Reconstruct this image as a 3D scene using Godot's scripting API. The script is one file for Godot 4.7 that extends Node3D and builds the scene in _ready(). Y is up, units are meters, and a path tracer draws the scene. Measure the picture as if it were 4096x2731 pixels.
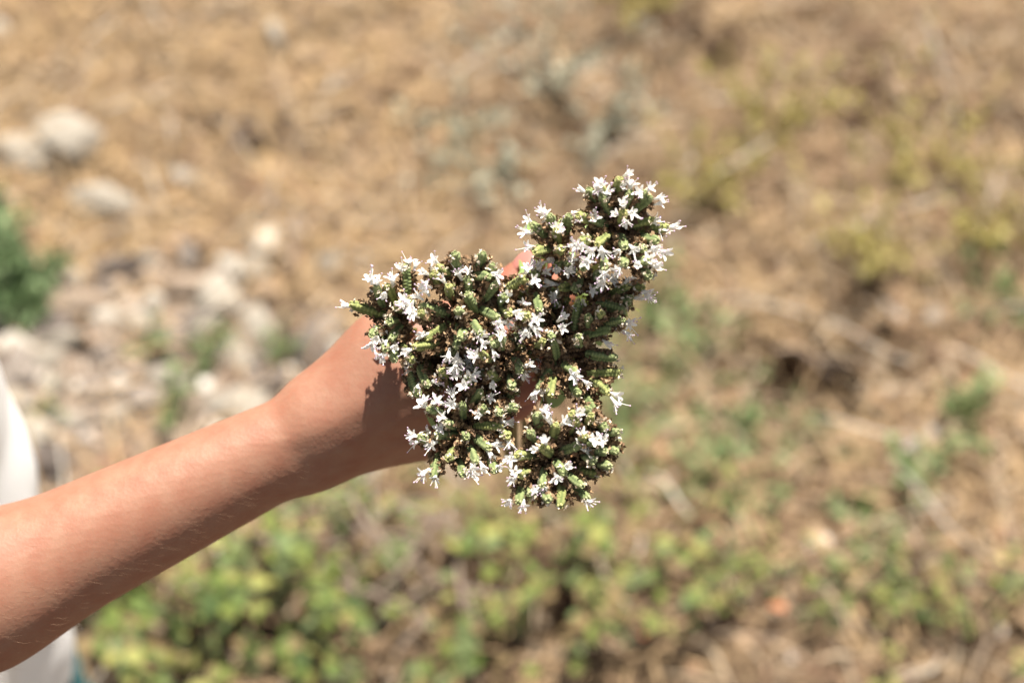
extends Node3D
# A hand holds up a bunch of white-flowered herb sprigs over a dry, stony, weedy slope.

const CAM_H := 1.68
const FOCAL := 50.0
const PX := 5689.0            # focal length in pixels of a 4096 wide frame
var cam_basis := Basis(Vector3.RIGHT, deg_to_rad(-50.0))
var cam_pos := Vector3(0, CAM_H, 0)
var sun_from := Vector3.ZERO
var rng := RandomNumberGenerator.new()
var hn := FastNoiseLite.new()
var cn := FastNoiseLite.new()
var names := {}
var M := {}


# ---------------------------------------------------------------- naming
func numbered(called: String) -> String:
	if not names.has(called):
		names[called] = 0
		return called
	names[called] += 1
	return "%s_%03d" % [called, names[called]]

func tag(o: Node3D, label: String, category: String, group := "", kind := ""):
	if label: o.set_meta("label", label)
	if category: o.set_meta("category", category)
	if group: o.set_meta("group", group)
	if kind: o.set_meta("kind", kind)
	return o

func thing(called: String, label: String, category: String, at_: Vector3, group := "") -> Node3D:
	var o := Node3D.new()
	o.name = numbered(called)
	add_child(o)
	o.position = at_
	tag(o, label, category, group)
	return o

var part_no := {}
func pname(parent: Node3D, called: String) -> String:
	var key := str(parent.get_instance_id()) + called
	if not part_no.has(key):
		part_no[key] = 0
		return called
	part_no[key] += 1
	return "%s_%03d" % [called, part_no[key]]

func piece(called: String, mesh: Mesh, mat: Material, parent: Node3D, xf := Transform3D.IDENTITY, kind := "") -> MeshInstance3D:
	var o := MeshInstance3D.new()
	o.mesh = mesh
	if mat: o.material_override = mat
	o.transform = xf
	o.name = pname(parent, called)
	parent.add_child(o, true)
	if kind: o.set_meta("kind", kind)
	return o

func top(called: String, mesh: Mesh, mat: Material, kind := "structure", label := "") -> MeshInstance3D:
	var o := MeshInstance3D.new()
	o.mesh = mesh
	if mat: o.material_override = mat
	o.name = numbered(called)
	add_child(o)
	tag(o, label, "", "", kind)
	return o


# ---------------------------------------------------------------- places
func at(u: float, v: float, depth: float) -> Vector3:
	return cam_pos + cam_basis * Vector3((u - 2048.0) / PX * depth, -(v - 1365.5) / PX * depth, -depth)

func ground_h(x: float, z: float) -> float:
	var h := hn.get_noise_2d(x * 1.3, z * 1.3) * 0.035 + hn.get_noise_2d(x * 5.0 + 40.0, z * 5.0) * 0.026
	h += cn.get_noise_2d(x * 22.0, z * 22.0) * 0.011
	# a hollow in the soil right of the middle
	var d := Vector2(x - 0.457, (z + 1.345) * 1.4).length()
	d *= 1.0 + 0.5 * cn.get_noise_2d(x * 14.0, z * 14.0)
	h -= 0.36 * exp(-d * d / 0.0062)
	return h

func on_ground(u: float, v: float) -> Vector3:   # u, v as in the 2352 wide view
	var d := (at(u * 4096.0 / 2352.0, v * 4096.0 / 2352.0, 1.0) - cam_pos)
	var p := cam_pos - d * (cam_pos.y / d.y)
	p.y = ground_h(p.x, p.z)
	return p


# ---------------------------------------------------------------- materials
func lin(r: float, g: float, b: float) -> Color:
	return Color(r, g, b).linear_to_srgb()

func mat(c: Color, rough := 0.8, vcol := false) -> StandardMaterial3D:
	var m := StandardMaterial3D.new()
	m.albedo_color = c
	m.roughness = rough
	m.vertex_color_use_as_albedo = vcol
	m.cull_mode = BaseMaterial3D.CULL_DISABLED
	return m

func noise_tex(freq: float, octaves: int, size := 512, cell := false) -> NoiseTexture2D:
	var n := FastNoiseLite.new()
	n.noise_type = FastNoiseLite.TYPE_CELLULAR if cell else FastNoiseLite.TYPE_SIMPLEX_SMOOTH
	n.frequency = freq
	n.fractal_octaves = octaves
	n.seed = 11
	var t := NoiseTexture2D.new()
	t.width = size
	t.height = size
	t.seamless = true
	t.noise = n
	return t

func tinted(freq: float, lo: Color, hi: Color) -> NoiseTexture2D:
	var t := noise_tex(freq, 4)
	var g := Gradient.new()
	g.set_color(0, lo)
	g.set_color(1, hi)
	t.color_ramp = g
	return t

func make_materials():
	var skin := mat(Color(0.59, 0.445, 0.362), 0.6)
	skin.cull_mode = BaseMaterial3D.CULL_BACK
	skin.albedo_texture = tinted(0.012, Color(0.93, 0.80, 0.77), Color(1, 1, 1))
	skin.uv1_triplanar = true
	skin.uv1_world_triplanar = true
	skin.uv1_scale = Vector3(9, 9, 9)
	skin.vertex_color_use_as_albedo = true
	skin.subsurf_scatter_enabled = true
	skin.subsurf_scatter_strength = 0.12
	skin.heightmap_enabled = true
	skin.heightmap_texture = noise_tex(0.09, 3, 512, true)
	skin.heightmap_scale = 0.018
	M.skin = skin
	M.nail = mat(Color(0.66, 0.43, 0.39), 0.45)
	M.hair_fine = mat(Color(0.62, 0.50, 0.40), 0.5)
	var cloth := mat(Color(0.97, 0.97, 0.97), 0.9)
	cloth.heightmap_enabled = true
	cloth.heightmap_texture = noise_tex(0.2, 2)
	cloth.heightmap_scale = 0.03
	cloth.uv1_triplanar = true
	cloth.uv1_scale = Vector3(20, 20, 20)
	M.shirt = cloth
	M.trousers = mat(Color(0.16, 0.36, 0.38), 0.9)
	M.hair = mat(Color(0.16, 0.10, 0.07), 0.5)
	M.shoe = mat(Color(0.25, 0.2, 0.17), 0.8)
	M.eye = mat(Color(0.9, 0.9, 0.88), 0.2)
	M.iris = mat(Color(0.14, 0.08, 0.05), 0.2)
	M.lip = mat(Color(0.68, 0.4, 0.36), 0.5)
	M.spike = []
	for c in [lin(0.95, 1.0, 0.9), lin(0.86, 0.92, 0.78), lin(1.1, 1.05, 0.76)]:
		var m := mat(c, 0.85, true)
		m.rim_enabled = true
		m.rim = 0.25
		m.rim_tint = 0.5
		m.backlight_enabled = true
		m.backlight = Color(0.16, 0.16, 0.08)
		M.spike.append(m)
	M.petal = mat(Color(0.98, 0.97, 0.945), 0.6)
	M.petal.backlight_enabled = true
	M.petal.backlight = Color(0.75, 0.75, 0.75)
	M.anther = mat(Color(0.80, 0.70, 0.79), 0.6)
	M.crumb = mat(Color.WHITE, 0.9, true)
	M.crumb.backlight_enabled = true
	M.crumb.backlight = Color(0.3, 0.3, 0.3)
	M.stem = mat(Color(0.50, 0.44, 0.28), 0.8)
	M.herb_leaf = mat(Color(0.50, 0.60, 0.36), 0.7)
	M.herb_leaf.backlight_enabled = true
	M.herb_leaf.backlight = Color(0.5, 0.5, 0.3)
	M.leaves = []
	for c in [Color(0.32, 0.395, 0.165), Color(0.42, 0.47, 0.215), Color(0.21, 0.295, 0.125), Color(0.53, 0.53, 0.29), Color(0.40, 0.46, 0.29), Color(0.47, 0.40, 0.27)]:
		var m := mat(c, 0.6)
		m.metallic_specular = 0.3
		m.backlight_enabled = true
		m.backlight = Color(0.7, 0.7, 0.7)
		M.leaves.append(m)
	M.leaf_red = mat(Color(0.60, 0.38, 0.25), 0.7)
	M.twig = mat(Color(0.52, 0.46, 0.41), 0.9)
	M.bark = mat(Color(0.30, 0.22, 0.16), 0.9)
	M.foliage = mat(Color.WHITE, 0.6, true)
	M.foliage.backlight_enabled = true
	M.foliage.backlight = Color(0.6, 0.6, 0.6)
	M.dry = mat(Color.WHITE, 0.85, true)
	M.dry.backlight_enabled = true
	M.dry.backlight = Color(0.3, 0.3, 0.3)
	var g := mat(Color.WHITE, 0.95, true)
	g.albedo_texture = tinted(0.02, Color(0.66, 0.63, 0.6), Color(1, 1, 1))
	g.uv1_triplanar = true
	g.uv1_world_triplanar = true
	g.uv1_scale = Vector3(3, 3, 3)
	g.heightmap_enabled = true
	g.heightmap_texture = noise_tex(0.03, 5)
	g.heightmap_scale = 1.2
	M.soil = g
	M.stone = []
	for c in [Color(0.68, 0.655, 0.61), Color(0.58, 0.545, 0.515), Color(0.84, 0.82, 0.78), Color(0.66, 0.595, 0.53), Color(0.42, 0.385, 0.365)]:
		var s := mat(c, 0.9)
		s.albedo_texture = tinted(0.015, Color(0.72, 0.69, 0.66), Color(1, 1, 1))
		s.uv1_triplanar = true
		s.uv1_world_triplanar = true
		s.uv1_scale = Vector3(6, 6, 6)
		s.heightmap_enabled = true
		s.heightmap_texture = noise_tex(0.04, 5)
		s.heightmap_scale = 0.5
		M.stone.append(s)


# ---------------------------------------------------------------- mesh helpers
class Mb:                       # collects triangles with shared vertices
	var v := PackedVector3Array()
	var c := PackedColorArray()
	var i := PackedInt32Array()
	func vert(p: Vector3, col := Color.WHITE) -> int:
		v.append(p)
		c.append(col)
		return v.size() - 1
	func tri(a: int, b: int, d: int):
		i.append(a); i.append(b); i.append(d)
	func quad(a: int, b: int, d: int, e: int):
		tri(a, b, d); tri(a, d, e)
	func tube(pts: Array, radii: Array, sides: int, col := Color.WHITE):
		var first := v.size()
		var n := pts.size()
		var side := Vector3.ZERO
		for k in n:
			var dir: Vector3 = (pts[mini(k + 1, n - 1)] - pts[maxi(k - 1, 0)]).normalized()
			if k == 0:
				side = dir.cross(Vector3(0.3, 0.2, 0.93)).normalized()
				if side.length() < 0.1: side = dir.cross(Vector3.UP).normalized()
			side = (side - dir * side.dot(dir)).normalized()
			var up := dir.cross(side)
			for s in sides:
				var a := TAU * s / sides
				vert(pts[k] + (side * cos(a) + up * sin(a)) * radii[k], col)
		for k in n - 1:
			for s in sides:
				var a := first + k * sides + s
				var b := first + k * sides + (s + 1) % sides
				quad(a, a + sides, b + sides, b)
		var ca := vert(pts[0], col)
		var cb := vert(pts[n - 1], col)
		for s in sides:
			tri(ca, first + s, first + (s + 1) % sides)
			tri(cb, first + (n - 1) * sides + (s + 1) % sides, first + (n - 1) * sides + s)
	func ball(p: Vector3, r: Vector3, rows: int, cols: int, col := Color.WHITE):
		var first := v.size()
		for a in rows + 1:
			var th := PI * a / rows
			for b in cols:
				var ph := TAU * b / cols
				vert(p + Vector3(sin(th) * cos(ph), cos(th), sin(th) * sin(ph)) * r, col)
		for a in rows:
			for b in cols:
				var q := first + a * cols + b
				var w := first + a * cols + (b + 1) % cols
				quad(q, w, w + cols, q + cols)
	func mesh(smooth := true, into: ArrayMesh = null) -> ArrayMesh:
		var m := into if into else ArrayMesh.new()
		if i.is_empty(): return m
		var arr := []
		arr.resize(Mesh.ARRAY_MAX)
		if smooth:
			var n := PackedVector3Array()
			n.resize(v.size())
			for t in range(0, i.size(), 3):
				var f := (v[i[t + 2]] - v[i[t]]).cross(v[i[t + 1]] - v[i[t]])
				n[i[t]] += f
				n[i[t + 1]] += f
				n[i[t + 2]] += f
			for k in n.size():
				n[k] = n[k].normalized() if n[k].length_squared() > 0.0 else Vector3.UP
			arr[Mesh.ARRAY_VERTEX] = v
			arr[Mesh.ARRAY_NORMAL] = n
			arr[Mesh.ARRAY_COLOR] = c
			arr[Mesh.ARRAY_INDEX] = i
		else:
			var vv := PackedVector3Array()
			var nn := PackedVector3Array()
			var cc := PackedColorArray()
			for t in range(0, i.size(), 3):
				var f := (v[i[t + 2]] - v[i[t]]).cross(v[i[t + 1]] - v[i[t]]).normalized()
				for k in 3:
					vv.append(v[i[t + k]])
					nn.append(f)
					cc.append(c[i[t + k]])
			arr[Mesh.ARRAY_VERTEX] = vv
			arr[Mesh.ARRAY_NORMAL] = nn
			arr[Mesh.ARRAY_COLOR] = cc
		m.add_surface_from_arrays(Mesh.PRIMITIVE_TRIANGLES, arr)
		return m


func basis_along(dir: Vector3, roll := 0.0) -> Basis:    # y along dir
	var y := dir.normalized()
	var x := y.cross(Vector3(0.31, 0.22, 0.92)).normalized()
	if x.length() < 0.1: x = y.cross(Vector3.RIGHT).normalized()
	return Basis(x, y, x.cross(y)).rotated(y, roll)

func rv(r := 1.0) -> Vector3:
	return Vector3(rng.randf_range(-r, r), rng.randf_range(-r, r), rng.randf_range(-r, r))


# ---------------------------------------------------------------- bodies: smooth union of tapered capsules, meshed as surface nets
class Field:
	var a := PackedVector3Array()
	var d := PackedVector3Array()
	var inv := PackedFloat32Array()
	var ra := PackedFloat32Array()
	var rb := PackedFloat32Array()
	var k := PackedFloat32Array()
	var chain := PackedInt32Array()
	var chain_k := 0.008
	var grow := 0.0
	var wave: FastNoiseLite
	var wave_amp := 0.0
	var floor_y := -100.0
	func bone(p: Vector3, q: Vector3, r0: float, r1: float, kk := 0.01, ch := 0):
		a.append(p); d.append(q - p)
		inv.append(1.0 / maxf((q - p).length_squared(), 1e-10))
		ra.append(r0); rb.append(r1); k.append(kk); chain.append(ch)
	func one(n: int, p: Vector3) -> float:
		var pa := p - a[n]
		var h := clampf(pa.dot(d[n]) * inv[n], 0.0, 1.0)
		return (pa - d[n] * h).length() - lerpf(ra[n], rb[n], h)
	func value(p: Vector3, near: PackedInt32Array) -> float:
		var base := 1.0
		var res := 1.0
		var cur := 0
		var cd := 1.0
		for n in near:
			var x := one(n, p)
			var kk := k[n]
			if chain[n] != cur:
				if cur != 0:
					var h0 := clampf(0.5 + 0.5 * (cd - base) / chain_k, 0.0, 1.0)
					res = minf(res, lerpf(cd, base, h0) - chain_k * h0 * (1.0 - h0))
				cur = chain[n]
				cd = 1.0
			if cur == 0:
				var h := clampf(0.5 + 0.5 * (x - base) / kk, 0.0, 1.0)
				base = lerpf(x, base, h) - kk * h * (1.0 - h)
			else:
				var h := clampf(0.5 + 0.5 * (x - cd) / kk, 0.0, 1.0)
				cd = lerpf(x, cd, h) - kk * h * (1.0 - h)
		if cur != 0:
			var h0 := clampf(0.5 + 0.5 * (cd - base) / chain_k, 0.0, 1.0)
			res = minf(res, lerpf(cd, base, h0) - chain_k * h0 * (1.0 - h0))
		res = minf(res, base) - grow
		if wave: res += wave.get_noise_3dv(p) * wave_amp
		return maxf(res, floor_y - p.y)
	func mesh_into(mb: Mb, cell: float):
		var lo := Vector3(1e9, 1e9, 1e9)
		var hi := -lo
		for n in a.size():
			var r := maxf(ra[n], rb[n]) + grow + absf(wave_amp)
			for q in [a[n], a[n] + d[n]]:
				lo = lo.min(q - Vector3(r, r, r))
				hi = hi.max(q + Vector3(r, r, r))
		lo -= Vector3.ONE * cell * 3.0
		var size := ((hi - lo) / cell).ceil() + Vector3.ONE * 3.0
		const B := 6
		var nb := Vector3i((size / B).ceil())
		var half := B * cell * 0.5
		var reach := half * 1.7321 + cell + 0.03 + grow + absf(wave_amp)
		var cells := {}
		var edges := PackedInt64Array()
		var w := B + 1
		var val := PackedFloat32Array()
		val.resize(w * w * w)
		for bz in nb.z:
			for by in nb.y:
				for bx in nb.x:
					var o := Vector3(bx, by, bz) * B
					var centre := lo + o * cell + Vector3.ONE * half
					var near := PackedInt32Array()
					for n in a.size():
						if one(n, centre) < reach: near.append(n)
					if near.is_empty(): continue
					var at0 := 0
					var neg := 0
					for z in w:
						for y in w:
							for x in w:
								var f := value(lo + (o + Vector3(x, y, z)) * cell, near)
								val[at0] = f
								if f < 0.0: neg += 1
								at0 += 1
					if neg == 0 or neg == w * w * w: continue
					for z in B:
						for y in B:
							for x in B:
								var c0 := x + w * (y + w * z)
								var inside := val[c0] < 0.0
								var mixed := false
								var sum := Vector3.ZERO
								var cnt := 0
								for e in 12:
									var ax := e >> 2
									var p := e & 3
									var ox: int = 0 if ax == 0 else (p & 1)
									var oy: int = 0 if ax == 1 else ((p & 1) if ax == 0 else (p >> 1))
									var oz: int = 0 if ax == 2 else (p >> 1)
									var i0 := c0 + ox + w * (oy + w * oz)
									var i1: int = i0 + (1 if ax == 0 else (w if ax == 1 else w * w))
									var f0 := val[i0]
									var f1 := val[i1]
									if (f0 < 0.0) != (f1 < 0.0):
										var t := f0 / (f0 - f1)
										var q := Vector3(ox, oy, oz)
										q[ax] += t
										sum += q
										cnt += 1
								if cnt > 0:
									var g := Vector3i(o) + Vector3i(x, y, z)
									cells[g] = mb.vert(lo + (o + Vector3(x, y, z) + sum / cnt) * cell)
								for ax in 3:
									var i1: int = c0 + (1 if ax == 0 else (w if ax == 1 else w * w))
									if inside != (val[i1] < 0.0):
										edges.append(int(o.x) + x); edges.append(int(o.y) + y); edges.append(int(o.z) + z)
										edges.append(ax * 2 + (1 if inside else 0))
		for e in range(0, edges.size(), 4):
			var g := Vector3i(edges[e], edges[e + 1], edges[e + 2])
			var ax := edges[e + 3] >> 1
			var u := Vector3i.ZERO
			var s := Vector3i.ZERO
			u[(ax + 1) % 3] = 1
			s[(ax + 2) % 3] = 1
			var q := [g, g - u, g - u - s, g - s]
			var ok := true
			for x in q:
				if not cells.has(x): ok = false
			if not ok: continue
			if edges[e + 3] & 1:
				mb.quad(cells[q[0]], cells[q[3]], cells[q[2]], cells[q[1]])
			else:
				mb.quad(cells[q[0]], cells[q[1]], cells[q[2]], cells[q[3]])


# ================================================================ build
func _ready():
	rng.seed = 4711
	hn.seed = 3; hn.frequency = 1.0; hn.fractal_octaves = 3
	cn.seed = 8; cn.frequency = 1.0; cn.fractal_octaves = 3
	# camera
	var cam := Camera3D.new()
	cam.name = "camera"
	var lens := CameraAttributesPhysical.new()
	lens.frustum_focal_length = FOCAL
	lens.frustum_focus_distance = 0.742
	lens.frustum_near = 0.05
	lens.frustum_far = 300.0
	lens.exposure_aperture = 3.1
	cam.attributes = lens
	cam.transform = Transform3D(cam_basis, cam_pos)
	add_child(cam)
	cam.current = true
	# sky
	var env := Environment.new()
	env.background_mode = Environment.BG_SKY
	var sky := Sky.new()
	var sm := ProceduralSkyMaterial.new()
	sm.sky_top_color = Color(0.55, 0.58, 0.62)
	sm.sky_horizon_color = Color(0.85, 0.85, 0.84)
	sm.sky_curve = 0.12
	sm.ground_bottom_color = Color(0.55, 0.45, 0.34)
	sm.ground_horizon_color = Color(0.66, 0.60, 0.52)
	sm.sky_energy_multiplier = 0.72
	sky.sky_material = sm
	env.sky = sky
	env.tonemap_mode = Environment.TONE_MAPPER_LINEAR
	env.tonemap_exposure = 2.45
	env.sdfgi_enabled = true
	env.ssao_enabled = true
	env.ssil_enabled = true
	var we := WorldEnvironment.new()
	we.name = "world_environment"
	we.environment = env
	add_child(we)
	# sun, high and a little behind the bunch
	sun_from = (cam_basis * Vector3(0.15, 0.865, 0.46)).normalized()
	var sun := DirectionalLight3D.new()
	sun.name = "sun"
	sun.light_energy = 1.6
	sun.light_color = Color(1.0, 0.97, 0.925)
	sun.light_angular_distance = 0.7
	sun.shadow_enabled = true
	sun.transform = Transform3D(Basis.looking_at(-sun_from, Vector3.RIGHT), sun_from * 20.0)
	add_child(sun)

	make_materials()
	build_ground()
	build_stones()
	build_plants()
	build_person()
	build_sprigs()


# ---------------------------------------------------------------- ground
func zone_gravel(x: float, z: float) -> float:
	# stony patch on the left of the middle
	var d := Vector2((x + 0.60) / 0.40, (z + 1.36) / 0.25).length()
	return clampf(1.35 - d + hn.get_noise_2d(x * 3.0, z * 3.0) * 0.5, 0.0, 1.0)

func soil_color(x: float, z: float) -> Color:
	var a := hn.get_noise_2d(x * 2.0 + 9.0, z * 2.0) * 0.5 + 0.5
	var b := cn.get_noise_2d(x * 7.0, z * 7.0 + 5.0) * 0.5 + 0.5
	var c := Color(0.25, 0.162, 0.085).lerp(Color(0.20, 0.132, 0.082), a)
	c = c.lerp(Color(0.09, 0.055, 0.032), clampf((b - 0.50) * 2.2, 0.0, 0.8))
	var ochre := clampf(1.0 - Vector2((x + 0.55) / 0.5, (z + 1.75) / 0.45).length(), 0.0, 1.0)
	c = c.lerp(Color(0.33, 0.208, 0.088), ochre * 0.5)
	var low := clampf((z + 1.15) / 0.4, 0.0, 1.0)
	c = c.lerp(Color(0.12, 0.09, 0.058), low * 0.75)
	var g := zone_gravel(x, z)
	c = c.lerp(Color(0.35, 0.285, 0.23), g * 0.85)
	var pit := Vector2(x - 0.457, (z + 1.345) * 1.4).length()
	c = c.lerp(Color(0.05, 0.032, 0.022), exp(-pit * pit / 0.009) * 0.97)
	return c

func build_ground():
	var mb := Mb.new()
	var n := 300
	for j in n + 1:
		for i in n + 1:
			var s := 2.0 * i / n - 1.0
			var t := 2.0 * j / n - 1.0
			var x := s * 2.2 + 120.0 * pow(s, 9)
			var z := -1.5 + t * 2.2 + 120.0 * pow(t, 9)
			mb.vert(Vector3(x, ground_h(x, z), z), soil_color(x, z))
	for j in n:
		for i in n:
			var q := j * (n + 1) + i
			mb.quad(q, q + 1, q + n + 2, q + n + 1)
	top("ground", mb.mesh(), M.soil, "structure", "dry ochre soil slope littered with straw and gravel")

	# dry straw, one blade per copy
	var blade := Mb.new()
	for k in 4:
		var t := k / 3.0
		var w := 0.5 * (1.0 - 0.75 * t * t)
		blade.vert(Vector3(-w, 0.6 * sin(t * 2.6), t))
		blade.vert(Vector3(w, 0.6 * sin(t * 2.6), t))
	for k in 3:
		blade.quad(k * 2, k * 2 + 1, k * 2 + 3, k * 2 + 2)
	scatter("dry_grass", blade.mesh(), 42000, "dry straw and broken grass blades lying on the soil",
		func(p: Vector3):
			if Vector2(p.x - 0.457, (p.z + 1.345) * 1.4).length() < 0.075: return null
			var s := rng.randf_range(0.03, 0.13)
			var g := zone_gravel(p.x, p.z)
			if g > 0.35 and rng.randf() < 0.85: return null
			if p.z > -1.1 and rng.randf() < 0.5: return null
			var bs := Basis(Vector3.UP, rng.randf() * TAU) * Basis(Vector3.RIGHT, rng.randf_range(-0.5, 0.15))
			bs = bs.scaled_local(Vector3(rng.randf_range(0.0022, 0.0055), rng.randf_range(0.01, 0.03), s))
			var tone := clampf(rng.randf_range(0.15, 0.85) + cn.get_noise_2d(p.x * 5.0 + 3.0, p.z * 8.0) * 0.9, 0.0, 1.0)
			var c := Color(0.42, 0.29, 0.155).lerp(Color(0.12, 0.073, 0.04), tone)
			if rng.randf() < 0.15: c = Color(0.38, 0.30, 0.21)
			if rng.randf() < 0.12: c = Color(0.22, 0.13, 0.08)
			if p.z < -1.2 and p.x < -0.1 and p.x > -1.1 and rng.randf() < 0.35: c = Color(0.42, 0.285, 0.145)
			return [Transform3D(bs, p + Vector3(0, 0.004, 0)), c])

	# long stalks and twigs thrown about
	var rod := Mb.new()
	rod.tube([Vector3(0, 0, 0), Vector3(0.02, 0.05, 0.35), Vector3(-0.02, 0.06, 0.7), Vector3(0.03, 0.0, 1.0)], [0.5, 0.45, 0.36, 0.2], 5)
	for k in rod.v.size():     # unit radius is 1 cm, unit length 1 m
		var q := rod.v[k]
		var core := Vector3(0, 0, q.z)
		rod.v[k] = core + Vector3(q.x, q.y, 0) * 0.01 + Vector3(0.02 * sin(q.z * 5.0), 0.015 * sin(q.z * 3.1), 0)
	scatter("dry_stalks", rod.mesh(), 1700, "broken dry stalks and twigs strewn over the slope",
		func(p: Vector3):
			if zone_gravel(p.x, p.z) > 0.5: return null
			var l := rng.randf_range(0.06, 0.2)
			var bs := Basis(Vector3.UP, rng.randf() * TAU) * Basis(Vector3.RIGHT, rng.randf_range(-0.4, 0.05))
			var w := rng.randf_range(0.18, 0.5)
			var c := Color(0.44, 0.36, 0.26).lerp(Color(0.13, 0.08, 0.05), rng.randf())
			if rng.randf() < 0.22: c = Color(0.56, 0.51, 0.44)
			return [Transform3D(bs.scaled_local(Vector3(w, w, l)), p + Vector3(0, 0.012, 0)), c])
	# standing tussocks of dead grass
	var stalk := Mb.new()
	for k in 5:
		var t := k / 4.0
		var w := 0.5 * (1.0 - t)
		stalk.vert(Vector3(-w, t, 0.35 * t * t))
		stalk.vert(Vector3(w, t, 0.35 * t * t))
	for k in 4:
		stalk.quad(k * 2, k * 2 + 1, k * 2 + 3, k * 2 + 2)
	scatter("dead_grass", stalk.mesh(), 42000, "tussocks of standing dead grass",
		func(p: Vector3):
			var m := cn.get_noise_2d(p.x * 6.5 + 20.0, p.z * 6.5) + hn.get_noise_2d(p.x * 2.0, p.z * 2.0 + 7.0) * 0.4
			if m < 0.14 or zone_gravel(p.x, p.z) > 0.3: return null
			if p.z > -1.05 and rng.randf() < 0.6: return null
			var tall := rng.randf_range(0.02, 0.075) * clampf(0.5 + m * 1.6, 0.5, 1.4)
			var bs := Basis(Vector3.UP, rng.randf() * TAU) * Basis(Vector3.RIGHT, rng.randf_range(-0.2, 0.9))
			var c := Color(0.40, 0.28, 0.145).lerp(Color(0.15, 0.092, 0.05), rng.randf())
			if rng.randf() < 0.12: c = Color(0.42, 0.33, 0.20)
			return [Transform3D(bs.scaled_local(Vector3(rng.randf_range(0.002, 0.0045), tall, tall)), p), c])

	# crumbs of soil, chips and pebbles
	var chip := Mb.new()
	chip.ball(Vector3.ZERO, Vector3(0.5, 0.36, 0.5), 3, 5)
	for k in chip.v.size():
		var q := chip.v[k]
		chip.v[k] = q * (1.0 + 0.35 * hn.get_noise_3dv(q * 3.0))
	scatter("soil_crumbs", chip.mesh(false), 9000, "small clods and crumbs of dry soil",
		func(p: Vector3):
			var s := rng.randf_range(0.004, 0.026) * rng.randf_range(0.5, 1.0) * (1.0 if rng.randf() < 0.94 else 2.4)
			var bs := Basis(Vector3(rng.randf(), rng.randf(), rng.randf()).normalized(), rng.randf() * TAU).scaled(Vector3.ONE * s)
			var c := soil_color(p.x + 0.1, p.z) * rng.randf_range(0.45, 1.7)
			c.a = 1.0
			return [Transform3D(bs, p + Vector3(0, s * 0.2, 0)), c])
	scatter("gravel", chip.mesh(false), 9000, "pale gravel on the stony patch",
		func(p: Vector3):
			if rng.randf() > zone_gravel(p.x, p.z) * 0.8 + 0.02: return null
			var s := rng.randf_range(0.006, 0.024) * (2.0 if rng.randf() < 0.2 and zone_gravel(p.x, p.z) > 0.4 else 1.0)
			var bs := Basis(Vector3(rng.randf(), rng.randf(), rng.randf()).normalized(), rng.randf() * TAU).scaled(Vector3(s, s * 0.7, s * 1.2))
			var c := Color(0.50, 0.43, 0.365).lerp(Color(0.28, 0.235, 0.20), rng.randf())
			if zone_gravel(p.x, p.z) > 0.4 and rng.randf() < 0.12: c = Color(0.62, 0.58, 0.52)
			return [Transform3D(bs, p + Vector3(0, s * 0.15, 0)), c])
	# dead leaves
	var lf := leaf_mesh(0.35, 0.25)
	scatter("leaf_litter", lf, 2200, "dead brown leaves and flakes among the straw",
		func(p: Vector3):
			var s := rng.randf_range(0.012, 0.04)
			if zone_gravel(p.x, p.z) > 0.4 and rng.randf() < 0.8: return null
			var bs := Basis(Vector3.UP, rng.randf() * TAU) * Basis(Vector3(1, 0, 0), rng.randf_range(0.9, 1.9))
			var c := Color(0.27, 0.165, 0.09).lerp(Color(0.36, 0.26, 0.16), rng.randf())
			if rng.randf() < 0.25: c = Color(0.19, 0.10, 0.06)
			if rng.randf() < 0.04: c = Color(0.50, 0.45, 0.40)
			return [Transform3D(bs.scaled(Vector3.ONE * s), p + Vector3(0, 0.008, 0)), c])

func scatter(called: String, mesh: Mesh, count: int, label: String, how: Callable):
	var xf := []
	var cols := []
	for k in count:
		var p := Vector3(rng.randf_range(-1.6, 1.6), 0, rng.randf_range(-3.1, -0.4))
		if Vector2(p.x - 0.457, (p.z + 1.345) * 1.4).length() < 0.075 and rng.randf() < 0.92: continue
		p.y = ground_h(p.x, p.z)
		var r = how.call(p)
		if r == null: continue
		xf.append(r[0])
		cols.append(r[1])
	var mm := MultiMesh.new()
	mm.transform_format = MultiMesh.TRANSFORM_3D
	mm.use_colors = true
	mm.mesh = mesh
	mm.instance_count = xf.size()
	for k in xf.size():
		mm.set_instance_transform(k, xf[k])
		mm.set_instance_color(k, cols[k])
	var o := MultiMeshInstance3D.new()
	o.multimesh = mm
	o.material_override = M.dry
	o.name = numbered(called)
	add_child(o)
	tag(o, label, "", "", "stuff")


# ---------------------------------------------------------------- stones
func stone_mesh(seed_: int, facets: bool) -> ArrayMesh:
	var mb := Mb.new()
	mb.ball(Vector3.ZERO, Vector3.ONE, 14, 20)
	var n := FastNoiseLite.new()
	n.seed = seed_
	n.frequency = 0.8
	var r := RandomNumberGenerator.new()
	r.seed = seed_ * 31 + 5
	var cuts := []
	for k in 17:
		cuts.append([Vector3(r.randf_range(-1, 1), r.randf_range(-1, 1), r.randf_range(-1, 1)).normalized(), r.randf_range(0.45, 0.78)])
	for k in mb.v.size():
		var q := mb.v[k] * (1.0 + 0.3 * n.get_noise_3dv(mb.v[k]))
		for cut in cuts:
			var over: float = q.dot(cut[0]) - cut[1]
			if over > 0.0: q -= cut[0] * over * 0.96
		mb.v[k] = q + q.normalized() * n.get_noise_3dv(q * 4.0) * 0.05
	return mb.mesh()

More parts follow.
